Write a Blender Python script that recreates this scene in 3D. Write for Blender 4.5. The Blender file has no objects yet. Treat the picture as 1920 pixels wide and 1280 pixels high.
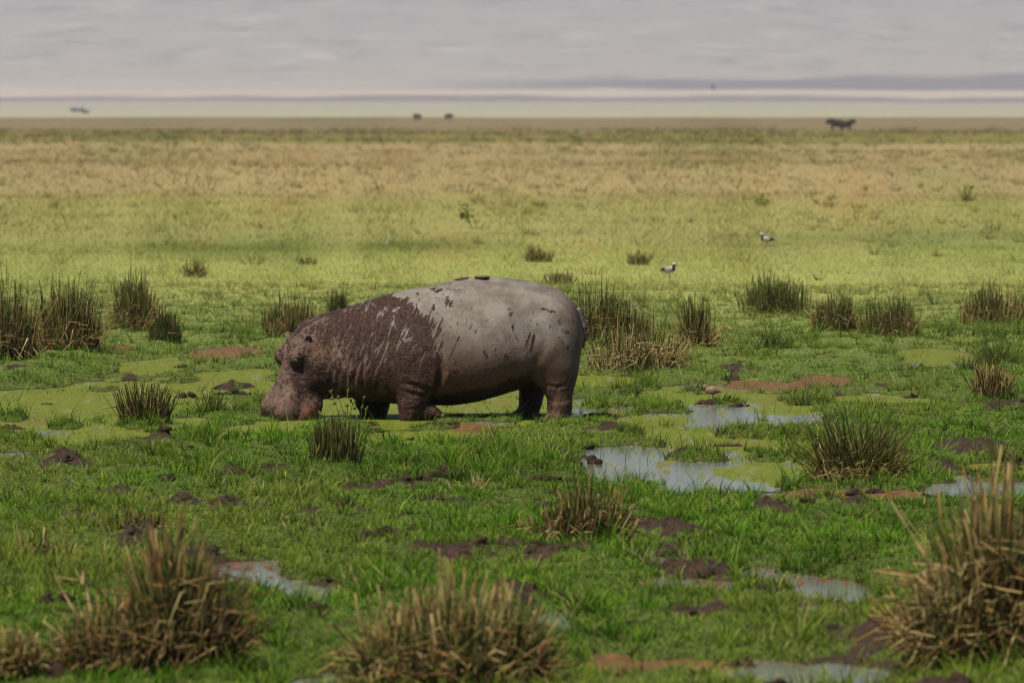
import bpy, math, random
import numpy as np
from mathutils import Vector, Matrix

scene = bpy.context.scene
COL = scene.collection
R = math.radians

# ------------------------------------------------------------------ camera
CAM_H = 3.2
LENS = 200.0
F_PX = LENS / 36.0 * 1920.0            # focal length in pixels of the 1920 px photograph
PITCH = math.atan(435.0 / F_PX)        # horizon sits 435 px above the centre
cam_data = bpy.data.cameras.new("camera")
cam = bpy.data.objects.new("camera", cam_data)
COL.objects.link(cam)
cam.location = (0, 0, CAM_H)
cam.rotation_euler = (R(90) - PITCH, 0, 0)
cam_data.sensor_fit = 'HORIZONTAL'
cam_data.sensor_width = 36.0
cam_data.lens = LENS
cam_data.clip_start = 0.5
cam_data.clip_end = 60000
cam_data.dof.use_dof = True
cam_data.dof.focus_distance = 58.8
cam_data.dof.aperture_fstop = 4.0
scene.camera = cam

# ------------------------------------------------------------------ sky, sun, exposure
SUN_TO = Vector((-0.34, -0.38, 0.86)).normalized()
SUN_EL = math.asin(SUN_TO.z)
world = bpy.data.worlds.new("World")
scene.world = world
world.use_nodes = True
wn = world.node_tree
bg = wn.nodes["Background"]
sky = wn.nodes.new("ShaderNodeTexSky")
sky.sky_type = 'NISHITA'
sky.sun_disc = False
sky.sun_elevation = SUN_EL
sky.sun_rotation = math.atan2(SUN_TO.x, SUN_TO.y)
sky.altitude = 1700
sky.air_density = 1.0
sky.dust_density = 3.0
wn.links.new(sky.outputs[0], bg.inputs[0])
bg.inputs[1].default_value = 0.055
sun_data = bpy.data.lights.new("sun", 'SUN')
sun_data.energy = 5.0
sun_data.angle = R(1.2)
sun_data.color = (1.0, 0.90, 0.73)
sun = bpy.data.objects.new("sun", sun_data)
COL.objects.link(sun)
sun.rotation_euler = SUN_TO.to_track_quat('Z', 'Y').to_euler()
sun.location = (0, 0, 60)
vs = scene.view_settings
vs.view_transform = 'Standard'
vs.look = 'None'
vs.exposure = 0.42
vs.gamma = 1.0
vs.use_curve_mapping = False
scene.cycles.pixel_filter_type = 'BLACKMAN_HARRIS'
scene.cycles.filter_width = 1.0
scene.cycles.use_denoising = True
scene.cycles.denoiser = 'OPENIMAGEDENOISE'
scene.cycles.denoising_input_passes = 'RGB_ALBEDO_NORMAL'
scene.cycles.denoising_prefilter = 'ACCURATE'
scene.cycles.max_bounces = 6
scene.cycles.diffuse_bounces = 3
scene.cycles.volume_bounces = 1
scene.cycles.transparent_max_bounces = 4

# ------------------------------------------------------------------ helpers
def at(px, py, z=0.0):
    """ground point (at height z) seen at a pixel of the photograph"""
    dx, dy = (px - 960.0) / F_PX, (640.0 - py) / F_PX
    c, s = math.cos(PITCH), math.sin(PITCH)
    d = np.array([dx, c + dy * s, -s + dy * c])
    t = (z - CAM_H) / d[2]
    return np.array([d[0] * t, d[1] * t, z])

def ppm(p):
    return F_PX / p[1]                  # photograph pixels per metre at that distance

_tab = np.random.default_rng(5).random((8, 256, 256)).astype(np.float64)
def vnoise(x, y, seed=0):
    x = np.asarray(x, float); y = np.asarray(y, float)
    xi = np.floor(x).astype(np.int64); yi = np.floor(y).astype(np.int64)
    fx = x - xi; fy = y - yi
    fx = fx * fx * (3 - 2 * fx); fy = fy * fy * (3 - 2 * fy)
    T = _tab[seed % 8]
    a = (xi + 37 * seed) & 255; b = (yi + 91 * seed) & 255
    a1 = (a + 1) & 255; b1 = (b + 1) & 255
    return (T[a, b] * (1 - fx) + T[a1, b] * fx) * (1 - fy) + (T[a, b1] * (1 - fx) + T[a1, b1] * fx) * fy - 0.5

def fbm(x, y, seed=0, octs=3):
    s = 0; w = 1.0
    for k in range(octs):
        s = s + w * vnoise(x * 2 ** k, y * 2 ** k, seed + k)
        w *= 0.5
    return s

def sstep(a, b, x):
    t = np.clip((x - a) / (b - a), 0, 1)
    return t * t * (3 - 2 * t)

def mesh_quads(name, V, Q, mat=None, col=None, attrs=None):
    me = bpy.data.meshes.new(name)
    V = np.ascontiguousarray(V, dtype=np.float32); Q = np.ascontiguousarray(Q, dtype=np.int32)
    k = Q.shape[1]
    me.vertices.add(len(V)); me.vertices.foreach_set("co", V.ravel())
    me.loops.add(Q.size); me.loops.foreach_set("vertex_index", Q.ravel())
    me.polygons.add(len(Q)); me.polygons.foreach_set("loop_start", np.arange(0, Q.size, k, dtype=np.int32))
    me.update(calc_edges=True)
    me.polygons.foreach_set("use_smooth", np.ones(len(Q), dtype=bool))
    if col is not None:
        a = me.attributes.new("Col", 'FLOAT_COLOR', 'POINT')
        c = np.ones((len(V), 4), dtype=np.float32); c[:, :3] = np.clip(col, 0, 1)
        a.data.foreach_set("color", c.ravel())
    for n, v in (attrs or {}).items():
        a = me.attributes.new(n, 'FLOAT', 'POINT')
        a.data.foreach_set("value", np.ascontiguousarray(v, dtype=np.float32))
    if mat: me.materials.append(mat)
    return me

def obj(name, me, parent=None, loc=None, kind=None):
    o = bpy.data.objects.new(name, me)
    COL.objects.link(o)
    if parent: o.parent = parent
    if loc is not None: o.location = loc
    if kind: o["kind"] = kind
    return o

def tag(o, label, cat, group=None):
    o["label"] = label; o["category"] = cat
    if group: o["group"] = group
    return o

def empty(name, loc, label, cat, group=None, rz=0.0):
    o = bpy.data.objects.new(name, None)
    COL.objects.link(o)
    o.location = loc; o.rotation_euler = (0, 0, rz)
    o.empty_display_size = 0.2
    return tag(o, label, cat, group)

# ------------------------------------------------------------------ materials
class NT:
    def __init__(self, name):
        self.m = bpy.data.materials.new(name); self.m.use_nodes = True
        self.t = self.m.node_tree; self.b = self.t.nodes["Principled BSDF"]
        self.out = self.t.nodes["Material Output"]
    def n(self, typ, **kw):
        nd = self.t.nodes.new(typ)
        for k, v in kw.items(): setattr(nd, k, v)
        return nd
    def l(self, a, b): self.t.links.new(a, b)
    def set(self, nd, **kw):
        for k, v in kw.items(): nd.inputs[k].default_value = v
    def attr(self, name):
        return self.n("ShaderNodeAttribute", attribute_name=name)
    def noise(self, vec, scale, detail=4, rough=0.6):
        nd = self.n("ShaderNodeTexNoise"); nd.inputs["Scale"].default_value = scale
        nd.inputs["Detail"].default_value = detail; nd.inputs["Roughness"].default_value = rough
        if vec is not None: self.l(vec, nd.inputs["Vector"])
        return nd.outputs["Fac"]
    def mapping(self, vec, scale=(1, 1, 1), rot=(0, 0, 0)):
        nd = self.n("ShaderNodeMapping"); nd.inputs["Scale"].default_value = scale; nd.inputs["Rotation"].default_value = rot
        self.l(vec, nd.inputs["Vector"]); return nd.outputs[0]
    def math(self, op, a, b=None, c=None, clamp=False):
        nd = self.n("ShaderNodeMath", operation=op); nd.use_clamp = clamp
        for i, v in enumerate((a, b, c)):
            if v is None: continue
            if isinstance(v, (int, float)): nd.inputs[i].default_value = v
            else: self.l(v, nd.inputs[i])
        return nd.outputs[0]
    def ss(self, x, a, b):
        nd = self.n("ShaderNodeMapRange", interpolation_type='SMOOTHSTEP')
        self.l(x, nd.inputs[0]); nd.inputs[1].default_value = a; nd.inputs[2].default_value = b
        return nd.outputs[0]
    def mr(self, x, a, b, c, d):
        nd = self.n("ShaderNodeMapRange"); self.l(x, nd.inputs[0])
        for i, v in enumerate((a, b, c, d)): nd.inputs[i + 1].default_value = v
        return nd.outputs[0]
    def mix(self, fac, a, b, blend='MIX'):
        nd = self.n("ShaderNodeMix", data_type='RGBA', blend_type=blend)
        for i, v in ((0, fac), (6, a), (7, b)):
            if isinstance(v, (int, float)): nd.inputs[i].default_value = v
            elif isinstance(v, (tuple, list)): nd.inputs[i].default_value = (*v, 1)[:4]
            else: self.l(v, nd.inputs[i])
        return nd.outputs[2]
    def bump(self, h, strength, dist):
        nd = self.n("ShaderNodeBump"); nd.inputs["Strength"].default_value = strength; nd.inputs["Distance"].default_value = dist
        self.l(h, nd.inputs["Height"]); self.l(nd.outputs[0], self.b.inputs["Normal"]); return nd
    def pos(self): return self.n("ShaderNodeNewGeometry").outputs["Position"]
    def objc(self): return self.n("ShaderNodeTexCoord").outputs["Object"]

def plant_mat(name, transl=0.3, rough=0.65, spec=0.06):
    t = NT(name)
    a = t.attr("Col")
    t.l(a.outputs["Color"], t.b.inputs["Base Color"])
    t.b.inputs["Roughness"].default_value = rough
    t.b.inputs["Specular IOR Level"].default_value = spec
    tr = t.n("ShaderNodeBsdfTranslucent"); t.l(a.outputs["Color"], tr.inputs[0])
    mx = t.n("ShaderNodeMixShader"); mx.inputs[0].default_value = transl
    t.l(t.b.outputs[0], mx.inputs[1]); t.l(tr.outputs[0], mx.inputs[2]); t.l(mx.outputs[0], t.out.inputs[0])
    return t.m
M_GRASS = plant_mat("grass_blades", 0.28)
M_STEM = plant_mat("reed_stems", 0.12, 0.6)

def col_mat(name, rough=0.8, spec=0.3, nscale=0, nstr=0.0, ndist=0.01, var=0.0):
    t = NT(name); a = t.attr("Col"); c = a.outputs["Color"]
    if nscale:
        f = t.noise(t.objc(), nscale, 5, 0.65)
        if var: c = t.mix(1.0, c, t.mix(f, (1 - var,) * 3, (1 + var,) * 3), 'MULTIPLY')
        if nstr: t.bump(f, nstr, ndist)
    t.l(c, t.b.inputs["Base Color"])
    t.b.inputs["Roughness"].default_value = rough; t.b.inputs["Specular IOR Level"].default_value = spec
    return t.m
# ------------------------------------------------------------------ ponds and the marsh relief
# photo px: centre, half width, half height, kind (0 duckweed, 1 open water, 2 rusty film)
POND_PX = [
    (330, 728, 190, 17, 0), (110, 765, 270, 30, 0), (290, 688, 55, 12, 0), (430, 703, 60, 9, 0), (425, 662, 55, 9, 2),
    (150, 795, 190, 14, 0), (200, 826, 110, 11, 0), (40, 854, 60, 9, 1), (470, 806, 55, 9, 0), (60, 812, 70, 6, 1),
    (640, 768, 90, 34, 0), (745, 768, 60, 26, 0), (960, 748, 80, 36, 0), (1000, 770, 60, 14, 0), (860, 765, 60, 12, 0), (545, 800, 70, 8, 0), (1115, 765, 50, 12, 1), (1125, 716, 55, 9, 0),
    (780, 819, 100, 11, 0), (905, 803, 55, 8, 2), (700, 792, 60, 8, 0),
    (1330, 743, 110, 15, 0), (1400, 724, 90, 8, 2), (1555, 715, 48, 8, 2), (1350, 764, 90, 12, 1), (1370, 785, 150, 14, 1),
    (1285, 825, 50, 26, 0), (1280, 876, 160, 38, 1), (1420, 880, 80, 22, 0), (1410, 838, 105, 13, 0), (1230, 790, 60, 10, 0),
    (1765, 672, 62, 14, 0), (1740, 690, 50, 7, 1), (1640, 750, 75, 9, 0), (1440, 762, 60, 9, 0), (1655, 690, 40, 5, 1),
    (1850, 920, 100, 15, 1), (1650, 931, 85, 9, 2), (1895, 885, 40, 7, 0), (1500, 925, 60, 6, 2),
    (1495, 1090, 80, 14, 3), (1560, 1110, 55, 9, 1), (1555, 1150, 78, 13, 3), (1250, 1107, 85, 13, 3), (1270, 1050, 40, 8, 3),
    (1490, 1268, 120, 24, 1), (1260, 1262, 150, 15, 2), (455, 1078, 62, 17, 3), (500, 1092, 40, 8, 1), (572, 1110, 28, 9, 1), (618, 1268, 42, 10, 1),
    (85, 930, 95, 5, 0), (330, 935, 60, 4, 0), (20, 1115, 40, 10, 0), (930, 1090, 30, 6, 1), (1035, 1170, 40, 12, 1),
    (1850, 640, 60, 5, 0), (180, 655, 60, 6, 2), (700, 1010, 50, 6, 1),
]
ISLE_PX = [
    (90, 722, 70, 9), (400, 690, 70, 8), (420, 748, 55, 6), (20, 787, 45, 12), (270, 795, 60, 12), (400, 778, 90, 12),
    (1150, 757, 70, 12), (1200, 830, 50, 14), (1290, 856, 75, 12), (1430, 810, 80, 12), (1460, 856, 70, 9), (930, 786, 70, 6),
    (1350, 755, 60, 4), (1480, 1125, 50, 8), (250, 712, 45, 5), (1250, 770, 45, 7), (1430, 786, 35, 6), (640, 800, 80, 8), (1200, 910, 40, 10),
    (1460, 905, 45, 8), (480, 760, 40, 10), (205, 733, 45, 4), (440, 726, 55, 5), (350, 712, 50, 4), (120, 800, 50, 7), (290, 742, 30, 5), (640, 745, 40, 5), (1000, 740, 35, 5), (1300, 735, 40, 4), (1350, 722, 35, 4), (1420, 738, 40, 4),
]
def _ell(px, py, rx, ry):
    c = at(px, py); n = at(px, py + ry); f = at(px, py - ry)
    return c[0], 0.5 * (n[1] + f[1]), rx / ppm(c), 0.5 * (f[1] - n[1])
PONDS = [(*_ell(*p[:4]), p[4]) for p in POND_PX]
ISLES = [_ell(*p) for p in ISLE_PX]

POND_GROW = 1.12
def pond_field(x, y):
    x = np.asarray(x, float); y = np.asarray(y, float)
    wx = x + 0.20 * fbm(x * 2.2, y * 1.1, 1, 4) + 0.10 * vnoise(x * 9, y * 5, 3)
    wy = y + 1.1 * fbm(x * 1.8, y * 0.9, 2, 4) + 0.6 * vnoise(x * 7, y * 4, 4)
    f = np.full(x.shape, 9.0)
    for cx, cy, rx, ry, k in PONDS:
        q = np.sqrt(((wx - cx) / (rx * POND_GROW)) ** 2 + ((wy - cy) / (ry * 1.15)) ** 2)
        f = np.minimum(f, (q - 1) * min(rx, 0.6))
    for cx, cy, rx, ry in ISLES:
        q = np.sqrt(((wx - cx) / rx) ** 2 + ((wy - cy) / ry) ** 2)
        f = np.maximum(f, -(q - 1) * min(rx, 0.6))
    return f

def height(x, y):
    x = np.asarray(x, float); y = np.asarray(y, float)
    marsh = 1 - sstep(88, 108, y)
    f = pond_field(x, y)
    bank = 0.07 + 0.085 * fbm(x * 0.9, y * 0.55, 3) + 0.075 * fbm(x * 3.1, y * 2.1, 6) + 0.018 * vnoise(x * 11, y * 9, 2)
    bank = np.maximum(bank, 0.012)
    bank = 0.022 + (bank - 0.022) * sstep(0.02, 0.5, f)
    bank = np.maximum(bank, 0.008)
    t = sstep(-0.05, 0.12, f)
    wet = -0.08 * (1 - t) + bank * t
    dry = 0.16 + 0.10 * fbm(x * 0.25, y * 0.12, 5) + 0.03 * fbm(x * 1.6, y * 0.9, 1)
    lump = sstep(0.28, 0.45, fbm(x * 1.5, y * 0.8, 7)) * sstep(0.08, 0.35, f) * sstep(1.0, 1.3, np.hypot((x + .95) / 2.2, (y - 58.2) / 3.0)) * (1 - sstep(62, 80, y))
    wet = wet + lump * (0.02 + 0.17 * np.abs(vnoise(x * 5.5, y * 4.5, 5)) + 0.05 * vnoise(x * 8, y * 7, 6))
    z = wet * marsh + dry * (1 - marsh)
    far = sstep(140, 400, y)
    z = z * (1 - far) + far * (0.15 + 0.5 * fbm(x / 60, y / 90, 2))
    # the plain runs to the foot of the crater wall
    yy = np.maximum(y, 0)
    wall = np.interp(yy, [0, 3000, 5000, 6500, 8000, 9500, 11000, 13000, 14000], [0, 0, 3.2, 12.3, 33, 63, 160, 330, 500])
    rough = sstep(6000, 9500, yy)
    z = z + wall + rough * (14 * fbm(x / 900, y / 500, 3) + 5 * fbm(x / 220, y / 160, 4))
    return z

def mud_mask(x, y):
    f = pond_field(x, y)
    m = sstep(0.33, 0.46, fbm(x * 1.5, y * 0.8, 7) + 0.3 * vnoise(x * 8, y * 5, 2))
    far = 1 - sstep(62, 80, y)
    return np.clip(m * far, 0, 1), sstep(0.13, 0.03, f)

ZD = [20, 64, 80, 91, 99, 116, 122, 131, 138, 165, 190, 205, 300, 480, 520, 560, 760, 830, 1000, 1900, 2000]
ZC = np.array([
    (.050, .072, .012), (.060, .088, .016), (.115, .150, .038), (.175, .205, .058), (.24, .265, .078), (.245, .262, .08), (.24, .253, .08), (.225, .228, .076), (.222, .218, .076),
    (.245, .238, .080), (.255, .232, .086), (.255, .208, .094), (.262, .212, .100), (.245, .198, .092), (.175, .15, .056), (.155, .138, .040), (.155, .136, .042),
    (.17, .135, .066), (.16, .127, .067), (.148, .115, .066), (.148, .115, .066)])
def zone_col(x, y):
    x = np.asarray(x, float); y = np.asarray(y, float)
    yy = y * (1 + 0.06 * fbm(x / (0.03 * y + 1), y / (0.12 * y + 2), 3)) + 2.5 * vnoise(x / 2.5, y / 9, 5) + 6 * fbm(x / 3.0, y / 20, 7) * sstep(70, 90, y) * sstep(140, 110, y)
    c = np.stack([np.interp(yy, ZD, ZC[:, k]) for k in range(3)], -1)
    band = np.exp(-((yy - 126) / 6.0) ** 2) * sstep(-10.5, -7.5, x) * sstep(1.0, -1.5, x) * (0.75 + 0.6 * fbm(x / 1.6 + 2.3, y / 18, 3)) + 0.55 * np.exp(-((yy - 136) / 7) ** 2) * sstep(3, 7, x) * (0.7 + 0.7 * fbm(x / 2.0, y / 18, 5))
    band = np.clip(band, 0, 1)[..., None] * 0.9
    c = c * (1 - band) + band * np.array((.10, .128, .028))
    # green / straw / reddish patches, wider across than deep as seen
    s = 0.012 * y + 0.8
    p = fbm(x / s, y / (9 * s), 6, 5)
    q = fbm(x / (0.5 * s) + 30, y / (5 * s), 2, 5)
    dry = sstep(95, 130, y)
    g = (sstep(0.08, 0.4, p) * 0.38 * dry)[..., None]
    b = (sstep(0.15, 0.5, q) * 0.38 * dry)[..., None]
    c = c * (1 - g) + g * c * np.array((0.62, 0.82, 0.55))
    c = c * (1 - b) + b * c * np.array((1.05, 0.80, 0.80))
    return c

def build_ground():
    xs = np.concatenate([-np.geomspace(11.5, 9000, 56)[::-1], np.arange(-11.4, 11.45, 0.088), np.geomspace(11.5, 9000, 56)])
    y1 = [26.0]
    while y1[-1] < 128: y1.append(y1[-1] + 0.12 * (y1[-1] / 45) ** 1.5)
    ys = np.concatenate([[-3000, -1000, -300, -80, -10, 5, 14, 20, 24], y1, np.geomspace(131, 13900, 150)])
    X, Y = np.meshgrid(xs, ys)
    Z = height(X, Y)
    V = np.stack([X, Y, Z], -1).reshape(-1, 3)
    nx, ny = len(xs), len(ys)
    i = np.arange(nx * ny).reshape(ny, nx)
    Q = np.stack([i[:-1, :-1], i[:-1, 1:], i[1:, 1:], i[1:, :-1]], -1).reshape(-1, 4)
    c = zone_col(X, np.maximum(Y, 20))
    mud = np.maximum(*mud_mask(X, Y)) * (1 - sstep(85, 100, Y))
    c = c.reshape(-1, 3)
    # beyond the near plain: pale flats, two darker strips, then the crater wall
    yy = Y + (0.10 * fbm(X / 2200 + 3, Y / 9000, 4) + 0.07 * fbm(X / 170 + 1, Y / 1500, 2)) * Y * sstep(2300, 6000, Y)
    fd = [1990, 2010, 3500, 5200, 6200, 6450, 7000, 7150, 8100, 8300, 9100, 9300, 14000]
    fc = np.array([(.19, .145, .08), (.27, .25, .165), (.29, .285, .185), (.275, .258, .19), (.29, .245, .21), (.165, .13, .125), (.165, .13, .125), (.41, .335, .28),
                   (.38, .315, .27), (.13, .105, .115), (.13, .105, .115), (.30, .26, .225), (.21, .19, .175)])
    farc = np.stack([np.interp(yy, fd, fc[:, k]) for k in range(3)], -1).reshape(-1, 3)
    side = sstep(-300, 200, X).reshape(-1, 1)         # the upper dark strip only runs on the right side
    mid = ((yy > 8050) & (yy < 9350)).reshape(-1, 1)
    farc = np.where(mid, farc * side + (1 - side) * np.array((.33, .29, .255)), farc)
    w = sstep(1985, 2010, Y + 60 * vnoise(X / 90, Y / 300, 2)).reshape(-1, 1)
    c = c * (1 - w) + farc * w
    t = NT("plain_ground")
    a = t.attr("Col"); pos = t.pos()
    col = a.outputs["Color"]
    fine = t.noise(t.mapping(pos, (1, 0.3, 1)), 34.0, 6, 0.75)
    fine = t.ss(fine, 0.28, 0.72)
    col = t.mix(1.0, col, t.mix(fine, (0.15,) * 3, (1.85,) * 3), 'MULTIPLY')
    wide = t.noise(t.mapping(pos, (0.12, 0.012, 0)), 1.0, 6, 0.68)
    col = t.mix(1.0, col, t.mix(wide, (0.66, 0.70, 0.66), (1.34, 1.30, 1.30)), 'MULTIPLY')
    # scrub on the far wall, streaked along the contours
    sp = t.n("ShaderNodeSeparateXYZ"); t.l(pos, sp.inputs[0])
    far = t.ss(sp.outputs[1], 8600, 9900)
    scr = t.noise(t.mapping(pos, (0.009, 0.0036, 0)), 1.0, 7, 0.66)
    scr = t.math('MULTIPLY', t.ss(scr, 0.50, 0.66), far)
    col = t.mix(t.math('MULTIPLY', scr, 0.42), col, (0.05, 0.045, 0.05))
    lt = t.noise(t.mapping(pos, (0.0040, 0.0018, 0)), 1.7, 6, 0.62)
    col = t.mix(t.math('MULTIPLY', t.math('MULTIPLY', t.ss(lt, 0.5, 0.72), far), 0.35), col, (0.55, 0.5, 0.44))
    mudf = t.attr("mud").outputs["Fac"]
    mn = t.noise(pos, 22.0, 5, 0.7)
    mf = t.ss(t.math('ADD', mudf, t.math('MULTIPLY', t.math('SUBTRACT', mn, 0.5), 0.8)), 0.35, 0.6)
    mudc = t.mix(t.ss(mn, .3, .7), (0.014, 0.008, 0.0055), (0.062, 0.036, 0.022))
    col = t.mix(mf, col, mudc)
    t.l(col, t.b.inputs["Base Color"])
    t.l(t.mr(mf, 0, 1, 0.9, 0.6), t.b.inputs["Roughness"])
    t.b.inputs["Specular IOR Level"].default_value = 0.15
    t.bump(t.noise(pos, 30, 5, 0.7), 0.6, 0.03)
    me = mesh_quads("plain_ground", V, Q, t.m, c, {"mud": mud.ravel()})
    return obj("ground", me, kind='structure')
build_ground()

def build_water():
    xs = np.arange(-9.5, 9.51, 0.09)
    ys = [26.5]
    while ys[-1] < 92: ys.append(ys[-1] + 0.11 * (ys[-1] / 45))
    ys = np.array(ys)
    X, Y = np.meshgrid(xs, ys)
    V = np.stack([X, Y, np.zeros_like(X)], -1).reshape(-1, 3)
    nx, ny = len(xs), len(ys)
    i = np.arange(nx * ny).reshape(ny, nx)
    Q = np.stack([i[:-1, :-1], i[:-1, 1:], i[1:, 1:], i[1:, :-1]], -1).reshape(-1, 4)
    wx = X + 0.15 * fbm(X * 2.2, Y * 1.1, 1); wy = Y + 0.8 * fbm(X * 1.8, Y * 0.9, 2)
    W = np.zeros((4,) + X.shape)
    for cx, cy, rx, ry, k in PONDS:
        q = np.sqrt(((wx - cx) / rx) ** 2 + ((wy - cy) / ry) ** 2)
        W[k] = np.maximum(W[k], np.exp(-1.1 * q ** 2))
    W /= W.sum(0) + 1e-9
    keep = height(X, Y) < 0.03                    # water only where the ground dips
    kq = keep.ravel()[Q].any(1)
    Q = Q[kq]
    used = np.unique(Q); remap = np.full(len(V), -1); remap[used] = np.arange(len(used))
    V = V[used]; Q = remap[Q]; W = W.reshape(4, -1)[:, used]
    t = NT("pond_water")
    pos = t.pos()
    duck = t.attr("duck").outputs["Fac"]; rust = t.attr("rust").outputs["Fac"]; broken = t.attr("broken").outputs["Fac"]
    n1 = t.noise(t.mapping(pos, (1.0, 0.13, 1)), 2.6, 7, 0.68)
    n2 = t.noise(t.mapping(pos, (1.0, 0.16, 1)), 13, 5, 0.7)
    n3 = t.noise(pos, 60, 3, 0.7)
    d = t.math('ADD', duck, t.math('ADD', t.math('MULTIPLY', t.math('SUBTRACT', n1, 0.5), 2.4), t.math('MULTIPLY', t.math('SUBTRACT', n2, 0.5), 0.9)))
    duckf = t.ss(d, 0.36, 0.55)
    r = t.math('ADD', rust, t.math('ADD', t.math('MULTIPLY', t.math('SUBTRACT', n1, 0.5), 0.8), t.math('MULTIPLY', t.math('SUBTRACT', n2, 0.5), 0.9)))
    rustf = t.ss(r, 0.42, 0.66)
    br = t.math('ADD', broken, t.math('ADD', t.math('MULTIPLY', t.math('SUBTRACT', n1, 0.5), 2.0), t.math('MULTIPLY', t.math('SUBTRACT', n2, 0.5), 4.5)))
    brf = t.ss(br, 0.92, 1.15)
    green = t.mix(t.ss(n2, .3, .7), (0.082, 0.112, 0.008), (0.135, 0.158, 0.020))
    green = t.mix(t.ss(n1, 0.52, 0.66), green, (0.13, 0.115, 0.024))
    green = t.mix(t.ss(t.noise(t.mapping(pos, (1.0, 0.12, 1)), 5.0, 5, 0.65), 0.55, 0.68), green, (0.155, 0.165, 0.075))
    green = t.mix(t.math('MULTIPLY', t.ss(n3, 0.58, 0.68), 0.6), green, (0.055, 0.06, 0.016))
    rustc = t.mix(t.ss(n2, .3, .7), (0.085, 0.048, 0.020), (0.16, 0.088, 0.036))
    film = t.mix(rustf, green, rustc)
    film = t.mix(brf, film, t.mix(t.ss(n3, .4, .6), (0.06, 0.03, 0.02), (0.17, 0.075, 0.05)))
    filmf = t.math('MAXIMUM', t.math('MAXIMUM', duckf, rustf), brf)
    col = t.mix(filmf, (0.15, 0.145, 0.125), film)
    t.l(col, t.b.inputs["Base Color"])
    t.l(t.mr(filmf, 0, 1, 0.035, 0.62), t.b.inputs["Roughness"])
    t.l(t.mr(filmf, 0, 1, 0.8, 0.12), t.b.inputs["Specular IOR Level"])
    t.b.inputs["IOR"].default_value = 1.4
    t.bump(t.math('ADD', t.math('MULTIPLY', n2, 0.5), n3), 0.10, 0.012)
    me = mesh_quads("water", V, Q, t.m, None, {"duck": W[0] + 0.24 * W[1], "rust": W[2], "broken": W[3]})
    return obj("water", me, kind='structure')
build_water()

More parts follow.
